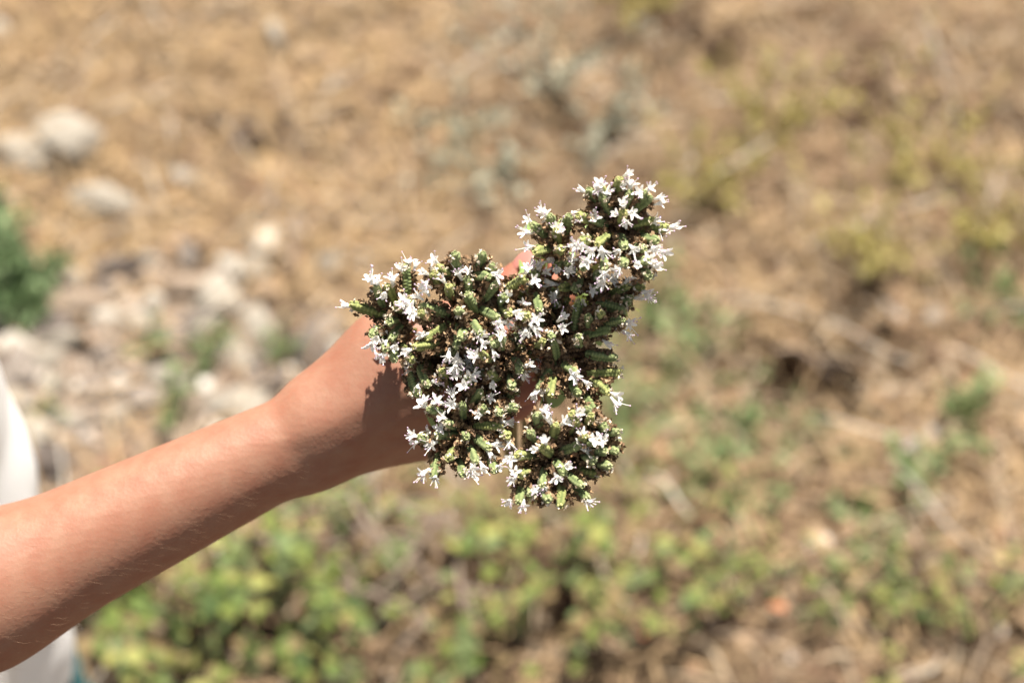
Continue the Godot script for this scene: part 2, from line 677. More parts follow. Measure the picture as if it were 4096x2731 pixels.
func build_stones():
	# u, v, width, height in the wide view; material; label
	var list := [
		[70, 375, 175, 105, 0, "long pale grey rock just above the dark green shrub"],
		[172, 340, 130, 150, 0, "upright cream grey rock leaning against the long pale rock"],
		[248, 482, 140, 95, 0, "squarish pale grey rock below and right of the rock pair"],
		[612, 570, 82, 70, 2, "bright white round stone standing alone on ochre soil"],
		[280, 612, 125, 80, 4, "dark brownish grey stone with a deep shadow under it"],
		[345, 595, 50, 60, 0, "small pale stone touching the dark grey stone"],
		[528, 615, 60, 65, 2, "cream stone beside the bright white round stone"],
		[438, 648, 115, 60, 3, "flat pinkish stone with a light top on the gravel edge"],
		[345, 685, 55, 65, 2, "small white pointed stone below the flat pinkish stone"],
		[180, 715, 150, 90, 3, "broad pinkish grey stone right of the green shrub foot"],
		[165, 650, 70, 60, 0, "pale blunt stone beside the green shrub tip"],
		[45, 812, 110, 75, 2, "large whitish stone at the frame edge above the shirt"],
		[140, 795, 115, 55, 0, "slanting grey white slab beside the large whitish stone"],
		[400, 790, 90, 80, 1, "lilac grey stone next to the small green weed"],
		[20, 870, 80, 50, 4, "dark slate stone close above the white shirt"],
		[540, 925, 120, 45, 0, "flat pale slab close above the forearm"],
		[440, 745, 110, 55, 1, "wide grey pink stone in the middle of the gravel"],
		[240, 800, 75, 50, 3, "small tan stone in the gravel between slab and weed"],
		[60, 930, 130, 70, 3, "low brownish stone right beside the shirt edge"],
		[215, 900, 80, 55, 1, "small grey lump of stone below the tan stone"],
		[265, 975, 70, 50, 0, "pale chip of rock among weeds above the forearm"],
		[420, 405, 105, 38, 0, "flat pale stone half buried in ochre soil"],
		[665, 592, 50, 55, 3, "small buff stone right of the bright white stone"],
		[5, 85, 40, 60, 2, "white stone cut by the frame edge at the top"],
		[760, 615, 70, 45, 0, "pale stone close behind the flower bunch"],
		[640, 110, 40, 85, 0, "narrow pale stone standing in the straw near the top"],
		[1625, 190, 30, 30, 2, "tiny white pebble in the straw beyond the bunch"],
		[2000, 900, 60, 38, 0, "pale flat stone beside the dark hollow"],
		[1840, 905, 50, 50, 3, "light brown stone at the lip of the dark hollow"],
		[780, 1545, 70, 55, 0, "pale stone under the leafy bramble at the bottom"],
		[110, 860, 90, 60, 0, "blunt grey white stone below the slanting slab"],
		[320, 745, 85, 55, 0, "smooth pale stone left of the wide grey pink stone"],
		[245, 735, 60, 45, 2, "little white stone wedged beside the broad pinkish stone"],
		[300, 850, 90, 60, 3, "rounded tan grey stone in the middle of the weeds"],
		[390, 880, 80, 50, 0, "pale lump of rock right of the rounded tan grey stone"],
		[560, 700, 75, 50, 1, "grey stone at the far gravel edge near the dead stalk"],
		[500, 680, 55, 45, 0, "small light stone on the far gravel edge"],
		[170, 980, 85, 55, 0, "light grey stone between shirt and forearm"],
		[90, 740, 80, 55, 0, "grey white stone under the foot of the green shrub"],
		[480, 850, 70, 45, 3, "buff stone beside the yellowish weed"],
		[330, 930, 75, 45, 1, "grey brown stone near the top line of the forearm"],
		[600, 830, 70, 40, 1, "flat mauve grey stone close to the wrist"],
		[1225, 100, 55, 20, 0, "thin pale chip of rock in the far straw"],
		[2130, 885, 70, 40, 3, "tan stone right of the pale flat stone"],
	]
	for k in list.size():
		var e: Array = list[k]
		var p := on_ground(e[0], e[1])
		var d := (p - cam_pos).dot(cam_basis * Vector3(0, 0, -1))
		var m := d / PX * 4096.0 / 2352.0
		var w: float = e[2] * m * 0.62
		var h: float = e[3] * m * 0.60
		var o := MeshInstance3D.new()
		o.mesh = stone_mesh(k + 2, true)
		o.material_override = M.stone[e[4]]
		o.name = numbered("stone")
		add_child(o)
		o.transform = Transform3D(Basis(Vector3.UP, rng.randf_range(-0.35, 0.35)).scaled_local(Vector3(w * 1.15, h * 0.95, h * 1.15)), p + Vector3(0, h * 0.4, 0))
		tag(o, e[5], "stone", "stones lying on the dry soil")

	var named := []
	for e in list:
		var brief: String = e[5]
		for cut in [" standing", " just", " below", " beside", " touching", " on ", " with", " above", " leaning", " right ", " cut ", " close", " next", " in ", " among", " half", " at ", " under", " left ", " wedged", " between", " near"]:
			brief = brief.split(cut)[0]
		named.append([on_ground(e[0], e[1]), brief])
	var used := {}
	var kinds := []
	for k in 7:
		kinds.append(stone_mesh(100 + k, true))
	for k in 60:
		var p := Vector3(rng.randf_range(-0.86, -0.22), 0, rng.randf_range(-1.62, -1.14))
		if zone_gravel(p.x, p.z) < 0.3: continue
		p.y = ground_h(p.x, p.z)
		var o := MeshInstance3D.new()
		o.mesh = kinds[k % 7]
		var tone: int = [0, 1, 0, 3, 1, 0, 4][rng.randi() % 7]
		o.material_override = M.stone[tone]
		var w := rng.randf_range(0.018, 0.044)
		var best: Array = named[0]
		for q in named:
			if (q[0] - p).length() < (best[0] - p).length(): best = q
		var off: Vector3 = p - best[0]
		var side := ("right of" if off.x > 0.0 else "left of") if absf(off.x) > absf(off.z) else ("in front of" if off.z > 0.0 else "beyond")
		var says := "%s %s rubble stone %s the %s" % ["small" if w < 0.023 else ("middling" if w < 0.030 else "big"), ["light grey", "mauve grey", "whitish", "tan", "dark grey"][tone], side, best[1]]
		if used.has(says): continue
		used[says] = true
		o.name = numbered("rubble_stone")
		add_child(o)
		o.transform = Transform3D(Basis(Vector3.UP, rng.randf() * TAU).scaled_local(Vector3(w * 1.25, w * 0.55, w)), p + Vector3(0, w * 0.3, 0))
		tag(o, says, "stone", "pale rubble on the stony patch")


# ---------------------------------------------------------------- plants
func leaf_mesh(width: float, fold: float) -> ArrayMesh:      # along y, 1 long
	var mb := Mb.new()
	var rows := 6
	for k in rows + 1:
		var t := float(k) / rows
		var w := width * pow(sin(PI * pow(t, 0.8)), 0.8) + (0.012 if k < rows else 0.0)
		var bend := 0.25 * t * t
		mb.vert(Vector3(-w, t, -bend + fold * w))
		mb.vert(Vector3(0, t, -bend))
		mb.vert(Vector3(w, t, -bend + fold * w))
	for k in rows:
		var q := k * 3
		mb.quad(q, q + 3, q + 4, q + 1)
		mb.quad(q + 1, q + 4, q + 5, q + 2)
	return mb.mesh()

var leaf_kinds := []

func bramble(u: float, v: float, label: String, spread: float, height: float, leaves: int, size: float, tones: Array):
	var foot := on_ground(u, v)
	var t := thing("bramble_plant", label, "plant", foot, "leafy brambles on the slope")
	var canes := Mb.new()
	var spots := []
	for k in maxi(4, leaves / 9):
		var a := rng.randf() * TAU
		var r := spread * sqrt(rng.randf())
		var end := Vector3(cos(a) * r, height * rng.randf_range(0.35, 1.0), sin(a) * r * 0.8)
		var mid := end * 0.45 + Vector3(0, height * 0.45, 0) + rv(spread * 0.1)
		var pts := []
		for s in 7:
			var f := s / 6.0
			var p := Vector3.ZERO.lerp(mid, f).lerp(mid.lerp(end, f), f)
			pts.append(p)
			if s > 1: spots.append([p, (end - mid).normalized()])
		canes.tube(pts, [0.0028, 0.0026, 0.0024, 0.0022, 0.002, 0.0017, 0.0013], 5)
	piece("cane", canes.mesh(), M.bark, t)
	for k in leaves:
		var s: Array = spots[rng.randi() % spots.size()]
		var dir: Vector3 = (s[1] * 0.5 + rv(1.0) + Vector3(0, 0.15, 0)).normalized()
		var face := (sun_from * 0.8 + Vector3(0, 0.7, 0.3) + rv(0.75)).normalized()
		dir = (dir - face * dir.dot(face)).normalized()
		var bs := Basis(dir.cross(face), dir, face) * size * rng.randf_range(0.5, 1.3)
		piece("leaf", leaf_kinds[rng.randi() % leaf_kinds.size()], M.leaves[tones[rng.randi() % tones.size()]], t, Transform3D(bs, s[0] + rv(size * 0.5)))
	return t

func tuft(called: String, u: float, v: float, label: String, category: String, group: String, spread: float, height: float, stems: int, per: int, size: Vector2, lo: Color, hi: Color, stem_mat: Material, spiky := 0.0):
	# stems with many small leaves joined into one foliage part
	var foot := on_ground(u, v)
	var t := thing(called, label, category, foot, group)
	var st := Mb.new()
	var fo := Mb.new()
	for k in stems:
		var a := rng.randf() * TAU
		var r := spread * sqrt(rng.randf())
		var end := Vector3(cos(a) * r, height * rng.randf_range(0.55, 1.0), sin(a) * r)
		var mid := Vector3(end.x * 0.3, end.y * 0.6, end.z * 0.3) + rv(spread * 0.08)
		var pts := []
		var base := Vector3(cos(a) * r * 0.15, 0, sin(a) * r * 0.15)
		for s in 6:
			var f := s / 5.0
			pts.append(base.lerp(mid, f).lerp(mid.lerp(end, f), f))
		st.tube(pts, [0.0022, 0.002, 0.0018, 0.0015, 0.0012, 0.0008], 4)
		for q in per:
			var f := rng.randf_range(0.2, 1.0)
			var p: Vector3 = base.lerp(mid, f).lerp(mid.lerp(end, f), f)
			var dir := ((end - mid).normalized() * 0.6 + rv(1.0)).normalized()
			var side := dir.cross(rv(1.0)).normalized()
			var l := rng.randf_range(size.x, size.y)
			var w := l * lerpf(0.32, 0.09, spiky)
			var c := lo.lerp(hi, rng.randf())
			var up := side.cross(dir) * l * 0.12
			var i0 := fo.vert(p, c)
			var i1 := fo.vert(p + dir * l * 0.5 + side * w + up, c)
			var i2 := fo.vert(p + dir * l, c)
			var i3 := fo.vert(p + dir * l * 0.5 - side * w + up, c)
			fo.quad(i0, i1, i2, i3)
	piece("stem", st.mesh(), stem_mat, t)
	piece("foliage", fo.mesh(false), M.foliage, t, Transform3D.IDENTITY, "stuff")
	return t

func build_plants():
	leaf_kinds = [leaf_mesh(0.36, 0.3), leaf_mesh(0.30, 0.5), leaf_mesh(0.42, 0.15)]
	# brambles along the bottom
	var green := [0, 1, 2, 4, 3]
	var light := [1, 3, 5, 4, 0]
	var list := [
		[330, 1420, "yellow green bramble below the forearm beside the trousers", 0.17, 0.17, 80, 0.040, light],
		[560, 1400, "bramble with the largest round leaf, under the middle of the forearm", 0.17, 0.20, 80, 0.046, green],
		[740, 1310, "dark leafed bramble under the wrist", 0.13, 0.13, 50, 0.036, green],
		[880, 1180, "low sparse bramble just below the hand", 0.15, 0.10, 55, 0.032, green],
		[1120, 1250, "pale green bramble under the right side of the bunch", 0.17, 0.13, 80, 0.034, light],
		[1290, 1420, "bushy light green bramble right of the grey twigs", 0.18, 0.18, 90, 0.038, light],
		[1120, 1510, "bright bramble at the bottom edge right of the twigs", 0.14, 0.14, 60, 0.038, light],
		[1500, 1330, "loose bramble between the bunch and the bare soil", 0.20, 0.10, 70, 0.034, light],
		[1660, 1480, "olive bramble at the bottom edge under bare soil", 0.20, 0.12, 80, 0.034, green],
		[420, 1530, "bramble at the very bottom beside the teal trousers", 0.16, 0.16, 70, 0.040, light],
		[720, 1520, "shaded bramble at the bottom edge with an orange leaf", 0.15, 0.13, 60, 0.040, green],
		[2060, 1420, "bramble with pale leaves in the bottom corner away from the arm", 0.18, 0.12, 60, 0.036, light],
		[2250, 1500, "dark bramble filling the bottom corner away from the arm", 0.18, 0.12, 60, 0.034, green],
		[1420, 1150, "small bramble below the lowest flower head", 0.15, 0.08, 45, 0.030, light],
		[1820, 1330, "thin trailing bramble crossing the bare soil", 0.18, 0.07, 40, 0.032, light],
	]
	for e in list:
		bramble(e[0], e[1], e[2], e[3], e[4], int(e[5] * (1.7 if e[0] < 1550 else 1.1)), e[6] * (0.58 if e[0] < 1350 else 0.48), e[7])
	# small green weeds on bare soil
	var weeds := [
		[1500, 870, "mint green weed close behind the right of the bunch", 0.16, 0.10],
		[1530, 740, "pale green weed beside the upper right of the bunch", 0.13, 0.10],
		[1440, 980, "low green weed right of the lowest flower heads", 0.12, 0.07],
		[1670, 1010, "small blue green weed left of the hollow", 0.07, 0.05],
		[1860, 1030, "bluish weed below the hollow", 0.10, 0.06],
		[2130, 1130, "grey green weed on open soil far from the arm", 0.08, 0.08],
		[2210, 1010, "upright green weed above the grey green weed", 0.09, 0.09],
		[1980, 1180, "tiny weed in the middle of the open soil", 0.06, 0.05],
		[1960, 1370, "fresh green weed on the edge of the brambles", 0.12, 0.06],
		[1480, 800, "wide loose green weed straight behind the right edge of the bunch", 0.17, 0.09],
		[1570, 920, "scattered pale weed between the bunch and the hollow", 0.16, 0.06],
		[1650, 1120, "sparse green weed on soil below the blue green weed", 0.13, 0.06],
		[640, 820, "single small weed at the gravel edge above the wrist", 0.06, 0.07],
		[500, 780, "green weed sprouting from the gravel", 0.05, 0.06],
		[350, 800, "dark olive weed amid the grey stones", 0.06, 0.06],
		[470, 880, "yellowish weed among stones above the forearm", 0.10, 0.07],
		[380, 960, "leafy weed touching the top line of the forearm", 0.10, 0.07],
		[120, 960, "little weed beside the shirt", 0.06, 0.04],
		[2290, 700, "pale green weed at the far frame edge", 0.10, 0.10],
	]
	for e in weeds:
		tuft("weed", e[0], e[1], e[2], "weed", "small weeds on the soil", e[3] * (0.7 if e[0] < 700 else 1.0), e[4] * 0.8, 7 if e[0] < 700 else 11, 7 if e[0] < 700 else 9, Vector2(0.010, 0.022) if e[0] < 700 else Vector2(0.012, 0.03), Color(0.15, 0.215, 0.075), Color(0.27, 0.33, 0.15), M.leaves[4])
	# yellow green tufts at the right
	for e in [
		[2120, 420, "tall yellow green tuft in the straw at the right", 0.17, 0.22],
		[1990, 620, "dull yellow tuft below the tall one", 0.15, 0.14],
		[2290, 560, "thin yellowish tuft near the frame edge", 0.13, 0.16],
		[1760, 330, "faint olive tuft in the far straw", 0.14, 0.10],
		[1480, 60, "olive green tuft at the top edge", 0.14, 0.10],
		[1620, 470, "small yellow tuft beside the top flower head", 0.12, 0.10],
	]:
		tuft("yellow_tuft", e[0], e[1], e[2], "weed", "yellow tufts in the straw", e[3] * 1.1, e[4] * 1.1, 18, 12, Vector2(0.012, 0.03), Color(0.33, 0.28, 0.085), Color(0.47, 0.41, 0.13), M.stem, 0.5)
	# grey sage plants behind the bunch
	for e in [
		[1230, 250, "tall silvery sage plant in the straw above the bunch", 0.19, 0.26],
		[1110, 430, "silvery sage plant with a dark foot right above the bunch", 0.15, 0.14],
		[1040, 300, "thin silvery sage plant left of the others", 0.12, 0.12],
		[1370, 330, "faint silvery sage plant above the top flower head", 0.13, 0.15],
	]:
		tuft("sage_plant", e[0], e[1], e[2], "plant", "silvery sage plants in the straw", e[3] * 1.1, e[4] * 0.8, 13, 11, Vector2(0.012, 0.028), Color(0.30, 0.30, 0.22), Color(0.45, 0.46, 0.35), M.twig)
	# dark dead clump
	tuft("dead_tuft", 655, 315, "dark purplish dead tuft on ochre soil", "weed", "", 0.10, 0.028, 22, 16, Vector2(0.01, 0.03), Color(0.09, 0.07, 0.07), Color(0.17, 0.13, 0.12), M.bark, 0.6)
	tuft("dead_tuft", 1960, 240, "reddish brown dead tuft in the far straw", "weed", "", 0.11, 0.06, 18, 14, Vector2(0.01, 0.03), Color(0.12, 0.07, 0.045), Color(0.24, 0.14, 0.09), M.bark, 0.6)
	tuft("dead_tuft", 1630, 110, "dark brown dead tuft near the top edge", "weed", "", 0.12, 0.07, 18, 14, Vector2(0.01, 0.03), Color(0.12, 0.08, 0.05), Color(0.24, 0.16, 0.10), M.bark, 0.6)
	# dark green shrub at the left edge
	for e in [[-75, 640, "dense dark green feathery shrub at the frame edge by the pale rocks", 0.12, 0.10], [5, 700, "lower dark green feathery shrub spreading over the gravel", 0.10, 0.06]]:
		tuft("green_shrub", e[0], e[1], e[2], "shrub", "", e[3], e[4], 30, 44, Vector2(0.02, 0.04), Color(0.10, 0.16, 0.065), Color(0.27, 0.36, 0.18), M.bark, 0.55)
	# dry grey twigs in the brambles
	var tw := [
		[760, 1330, 1010, 1330, "thin grey twig bending over the dark bramble"],
		[800, 1420, 940, 1500, "grey forked twig lying under the bramble leaves"],
		[880, 1270, 1060, 1320, "long bleached twig pointing at the lowest flower head"],
		[960, 1420, 1000, 1568, "grey upright twig between two brambles"],
		[340, 1370, 470, 1500, "dark red brown cane leaning below the forearm"],
		[1780, 800, 1960, 815, "bleached straw stalk lying over the hollow"],
		[820, 1230, 900, 1400, "grey twig crossing the dark gap under the hand"],
		[1010, 1290, 900, 1470, "grey twig slanting back towards the arm under the bunch"],
		[700, 1250, 830, 1290, "short grey twig close under the wrist"],
		[870, 1500, 1010, 1440, "grey twig low in the dark gap near the bottom edge"],
		[1040, 1330, 1080, 1500, "grey brown stick beside the bushy light green bramble"],
		[560, 1290, 700, 1400, "thin brown cane in the shade below the forearm"],
		[690, 580, 690, 760, "thin dead stalk standing behind the wrist"],
	]
	for e in tw:
		var p := on_ground(e[0], e[1]) + Vector3(0, 0.10, 0)
		var q := on_ground(e[2], e[3]) + Vector3(0, 0.15, 0)
		var t := thing("dry_twig", e[4], "twig", p, "dry twigs among the weeds")
		var mb := Mb.new()
		var pts := []
		for s in 8:
			pts.append((q - p) * s / 7.0 + rv(0.008))
		mb.tube(pts, [0.004, 0.0038, 0.0036, 0.0034, 0.003, 0.0026, 0.002, 0.0014], 6)
		piece("main_stem", mb.mesh(), M.bark if e[4].begins_with("dark") else M.twig, t)
		for s in [2, 4, 5]:
			var sb := Mb.new()
			var dir := ((q - p).normalized() + rv(0.9)).normalized()
			sb.tube([pts[s], pts[s] + dir * 0.03 + rv(0.004), pts[s] + dir * 0.07 + rv(0.01)], [0.0025, 0.002, 0.001], 5)
			piece("side_twig", sb.mesh(), M.bark if e[4].begins_with("dark") else M.twig, t)
	# single coloured leaves
	for e in [[722, 1452, "single orange leaf lying on the shaded bramble", "leaf"], [1470, 1505, "orange brown leaf at the bottom among brambles", "leaf"], [1790, 1460, "yellow brown leaf on the olive bramble", "leaf"]]:
		var p := on_ground(e[0], e[1]) + Vector3(0, 0.04, 0)
		var o := MeshInstance3D.new()
		o.mesh = leaf_kinds[0]
		o.material_override = M.leaf_red
		o.name = numbered("fallen_leaf")
		add_child(o)
		o.transform = Transform3D(Basis.looking_at(-sun_from, Vector3.RIGHT) * Basis(Vector3(0, 0, 1), rng.randf() * TAU) * 0.026, p)
		tag(o, e[2], e[3], "coloured leaves in the brambles")


# ---------------------------------------------------------------- person
var W := Vector3.ZERO
var H := Vector3.ZERO
var T := Vector3.ZERO
var Bk := Vector3.ZERO
var hs := 1.115
func hp(h: float, t: float, b: float) -> Vector3:   # millimetres in the hand's own axes
	return W + (H * h + T * t + Bk * b) * 0.001 * hs

func build_person():
	W = at(1290, 1700, 0.814)
	H = Vector3(0.95, 0.14, -0.28).normalized()
	T = (Vector3(0.0, 1, -0.12) - H * H.dot(Vector3(0, 1, -0.12))).normalized()
	Bk = H.cross(T)
	var elbow := at(-430, 2530, 0.785)
	var shoulder := Vector3(-0.47, 1.25, -0.385)
	var person := thing("person", "person in a white shirt and teal trousers, holding up the flowering bunch", "person", Vector3(-0.44, 0, -0.54))
	var org := person.position
	# --- body: arm, hand, neck, head, lower legs in one mesh
	var mb := Mb.new()
	var f := Field.new()
	f.chain_k = 0.009
	var s := hs * 0.001
	# forearm: ulna side and radius side
	var ax := (W - elbow).normalized()
	var up := (T - ax * ax.dot(T)).normalized()
	var bk := ax.cross(up)
	var e1 := elbow + ax * 0.05
	f.bone(elbow, e1, 0.032, 0.0345, 0.03)
	f.bone(e1 + up * 0.004, W + up * 0.007 - ax * 0.01, 0.031, 0.0182, 0.03)
	f.bone(e1 - up * 0.006 + bk * 0.004, W - up * 0.012 - ax * 0.015, 0.0315, 0.0185, 0.03)
	f.bone(W - up * 0.016 + bk * 0.006 - ax * 0.012, W - up * 0.014 + bk * 0.004, 0.015, 0.014, 0.02)
	f.bone(elbow, elbow.lerp(shoulder, 0.45), 0.036, 0.040, 0.03)
	# a vein, wrist tendons
	var vein := []
	for k in 9:
		var t := k / 8.0
		var c := elbow.lerp(W, 0.2 + 0.85 * t)
		var a := 0.35 + 0.35 * sin(t * 5.0)
		vein.append(c + (bk * cos(a) + up * sin(a)) * (lerpf(0.0355, 0.0205, minf(1.0, 0.12 + t)) - 0.0006))
	for k in 8:
		f.bone(vein[k], vein[k + 1], 0.0017, 0.0017, 0.004)
	f.bone(vein[4], vein[4] + ax * 0.05 - up * 0.012, 0.0015, 0.0012, 0.004)
	f.bone(hp(-45, 12, 14), hp(6, 14, 14), 3.2 * s, 3.4 * s, 0.005)
	f.bone(hp(-40, 3, 17), hp(8, 4, 17), 2.6 * s, 3.0 * s, 0.005)
	f.bone(hp(0, 14, 13), hp(78, 27, 12), 3.0 * s, 3.4 * s, 0.006)
	f.bone(hp(4, 5, 16), hp(82, 8, 17), 3.0 * s, 3.4 * s, 0.006)
	f.bone(hp(2, -6, 15), hp(79, -12, 16), 3.0 * s, 3.4 * s, 0.006)
	# palm
	f.bone(hp(0, 7, 0), hp(78, 27, 5), 16 * s, 12 * s, 0.014)
	f.bone(hp(0, 4, 2), hp(82, 8, 8), 17 * s, 12.5 * s, 0.014)
	f.bone(hp(0, -6, 2), hp(79, -12, 7), 17 * s, 12 * s, 0.014)
	f.bone(hp(0, -14, 0), hp(71, -31, 1), 16 * s, 11.5 * s, 0.014)
	f.bone(hp(8, -18, -6), hp(56, -36, -6), 15 * s, 14 * s, 0.018)
	f.bone(hp(12, 6, -6), hp(50, 28, -17), 15 * s, 15 * s, 0.02)
	f.bone(hp(4, 6, -6), hp(36, 22, -14), 12.5 * s, 15.5 * s, 0.022)
	# thumb
	f.bone(hp(44, 27, -15), hp(66, 29, -13), 14 * s, 11.5 * s, 0.008, 1)
	f.bone(hp(64, 30, -13), hp(95, 27, -20), 10.5 * s, 10 * s, 0.006, 1)
	f.bone(hp(95, 27, -20), hp(129, 37, -27), 10 * s, 8 * s, 0.006, 1)
	# fingers: knuckle, middle joint, end joint, tip
	var fingers := [
		[hp(78, 27, 5), hp(116, 26, 2), hp(136, 24, -14), hp(138, 22, -34), 10.5],
		[hp(82, 8, 8), hp(122, 6, 4), hp(142, 3, -12), hp(142, 1, -36), 10.5],
		[hp(79, -12, 7), hp(116, -14, 4), hp(135, -16, -12), hp(134, -17, -35), 10.0],
		[hp(71, -31, 1), hp(101, -33, -3), hp(116, -34, -16), hp(113, -34, -34), 8.8],
	]
	for k in 4:
		var g: Array = fingers[k]
		var r: float = g[4] * s
		f.bone(g[0], g[1], r * 1.08, r * 0.95, 0.005, k + 2)
		f.bone(g[1], g[2], r * 0.98, r * 0.85, 0.005, k + 2)
		f.bone(g[2], g[3], r * 0.86, r * 0.70, 0.005, k + 2)
	f.mesh_into(mb, 0.003)
	# the other arm hangs at the far side; neck, head, shins
	var b := Field.new()
	var sl := Vector3(-0.44, 1.25, -0.70)
	var el2 := sl + Vector3(-0.06, -0.27, -0.04)
	var wr2 := sl + Vector3(-0.08, -0.50, -0.03)
	b.bone(shoulder, elbow.lerp(shoulder, 0.4), 0.045, 0.043, 0.03)
	b.bone(shoulder, sl, 0.05, 0.05, 0.03)
	b.bone(sl, el2, 0.045, 0.04, 0.02)
	b.bone(el2, wr2, 0.038, 0.024, 0.02)
	b.bone(wr2, wr2 + Vector3(0.01, -0.08, 0), 0.026, 0.03, 0.02)
	for k in 4:
		b.bone(wr2 + Vector3(-0.022 + 0.018 * k, -0.08, 0), wr2 + Vector3(-0.018 + 0.018 * k, -0.155 + 0.008 * absf(k - 1.5), 0.012), 0.010, 0.008, 0.004, k + 1)
	b.bone(wr2 + Vector3(0.02, -0.04, 0.01), wr2 + Vector3(0.045, -0.10, 0.02), 0.011, 0.009, 0.004, 5)
	for z in [-1.0, 1.0]:
		b.bone(org + Vector3(-0.01, 1.15, 0), org + Vector3(-0.01, 0.80, z * 0.04), 0.07, 0.07, 0.03)
		b.bone(org + Vector3(-0.065, 0.80, z * 0.06), org + Vector3(-0.05, 0.42, z * 0.09), 0.055, 0.04, 0.03)
		b.bone(org + Vector3(-0.05, 0.42, z * 0.09), org + Vector3(-0.01, 0.16, z * 0.085), 0.045, 0.036, 0.03)
	var nk := org + Vector3(-0.01, 1.24, 0)
	b.bone(nk, nk + Vector3(0.015, 0.10, 0), 0.056, 0.052, 0.03)
	var hd := org + Vector3(0.02, 1.44, 0)
	b.bone(hd + Vector3(-0.025, 0.02, 0), hd + Vector3(0.025, 0.03, 0), 0.080, 0.073, 0.03)
	b.bone(hd + Vector3(0.01, 0.0, 0), hd + Vector3(0.05, -0.085, 0), 0.066, 0.034, 0.03)
	b.bone(hd + Vector3(0.092, 0.01, 0), hd + Vector3(0.114, -0.028, 0), 0.009, 0.013, 0.012)
	for z in [-1.0, 1.0]:
		b.bone(hd + Vector3(0, 0.0, z * 0.076), hd + Vector3(-0.008, -0.028, z * 0.077), 0.015, 0.010, 0.008)
		b.bone(hd + Vector3(0.055, -0.035, z * 0.035), hd + Vector3(0.06, -0.04, z * 0.034), 0.022, 0.022, 0.02)
		b.bone(org + Vector3(-0.01, 0.16, z * 0.085), org + Vector3(0.0, 0.05, z * 0.085), 0.036, 0.034, 0.02)
		b.bone(org + Vector3(0.0, 0.05, z * 0.085), org + Vector3(0.10, 0.035, z * 0.09), 0.034, 0.03, 0.02)
	b.mesh_into(mb, 0.008)
	for k in mb.v.size():
		# fingers and knuckles are redder than the arm
		var along := (mb.v[k] - W).dot(H) / (0.001 * hs)
		if (mb.v[k] - W).length() < 0.2:
			mb.c[k] = Color.WHITE.lerp(Color(1.0, 0.74, 0.73), smoothstep(50.0, 125.0, along) * 0.9)
		mb.v[k] -= org
	piece("body", mb.mesh(), M.skin, person)
	# --- shirt
	var sh := Field.new()
	var wv := FastNoiseLite.new()
	wv.frequency = 9.0
	wv.fractal_octaves = 2
	sh.wave = wv
	sh.wave_amp = 0.005
	for z in [-1.0, 1.0]:
		sh.bone(org + Vector3(-0.076, 0.46, z * 0.070), org + Vector3(-0.048, 0.77, z * 0.076), 0.107, 0.104, 0.06)
		sh.bone(org + Vector3(-0.048, 0.77, z * 0.076), org + Vector3(-0.046, 0.90, z * 0.078), 0.104, 0.100, 0.06)
		sh.bone(org + Vector3(-0.046, 0.90, z * 0.078), org + Vector3(-0.075, 1.12, z * 0.080), 0.100, 0.088, 0.06)
	sh.bone(org + Vector3(-0.04, 1.20, -0.13), org + Vector3(-0.04, 1.20, 0.13), 0.062, 0.062, 0.06)
	sh.bone(org + Vector3(-0.125, 0.56, 0.09), org + Vector3(-0.068, 0.96, 0.055), 0.125, 0.095, 0.06)
	sh.bone(shoulder + Vector3(0, 0, -0.01), elbow.lerp(shoulder, 0.42), 0.064, 0.062, 0.04)
	sh.bone(sl, sl.lerp(el2, 0.65), 0.064, 0.062, 0.04)
	sh.floor_y = 0.46
	var sm := Mb.new()
	sh.mesh_into(sm, 0.011)
	for k in sm.v.size():
		sm.v[k] -= org
	piece("shirt", sm.mesh(), M.shirt, person)
	# --- trousers
	var tr := Field.new()
	tr.wave = wv
	tr.wave_amp = 0.008
	for z in [-1.0, 1.0]:
		tr.bone(org + Vector3(-0.085, 0.74, z * 0.06), org + Vector3(-0.08, 0.68, z * 0.075), 0.098, 0.098, 0.04)
		tr.bone(org + Vector3(-0.075, 0.68, z * 0.08), org + Vector3(-0.06, 0.40, z * 0.09), 0.098, 0.072, 0.04)
		tr.bone(org + Vector3(-0.06, 0.40, z * 0.09), org + Vector3(-0.02, 0.07, z * 0.09), 0.072, 0.062, 0.03)
	tr.floor_y = 0.075
	var tm := Mb.new()
	tr.mesh_into(tm, 0.013)
	for k in tm.v.size():
		tm.v[k] -= org
	piece("trousers", tm.mesh(), M.trousers, person)
	# --- hair, face, shoes
	var ha := Field.new()
	ha.bone(hd + Vector3(-0.035, 0.045, 0), hd + Vector3(0.01, 0.055, 0), 0.083, 0.070, 0.03)
	ha.bone(hd + Vector3(-0.06, 0.02, 0), hd + Vector3(-0.085, -0.16, 0), 0.066, 0.045, 0.03)
	ha.wave = wv
	ha.wave_amp = 0.004
	var hm := Mb.new()
	ha.mesh_into(hm, 0.008)
	for k in hm.v.size():
		hm.v[k] -= org
	piece("hair", hm.mesh(), M.hair, person)
	for z in [-1.0, 1.0]:
		var eb := Mb.new()
		eb.ball(hd - org + Vector3(0.082, 0.012, z * 0.033), Vector3(0.012, 0.011, 0.012), 8, 12)
		var ey := piece("eye", eb.mesh(), M.eye, person)
		var ib := Mb.new()
		ib.ball(hd - org + Vector3(0.0915, 0.012, z * 0.033), Vector3(0.004, 0.0055, 0.0055), 6, 10)
		piece("iris", ib.mesh(), M.iris, ey)
		var se := Field.new()
		se.bone(org + Vector3(-0.04, 0.045, z * 0.09), org + Vector3(0.06, 0.035, z * 0.092), 0.043, 0.040, 0.02)
		se.bone(org + Vector3(0.06, 0.035, z * 0.092), org + Vector3(0.14, 0.03, z * 0.096), 0.040, 0.032, 0.02)
		se.floor_y = 0.004
		var sb := Mb.new()
		se.mesh_into(sb, 0.009)
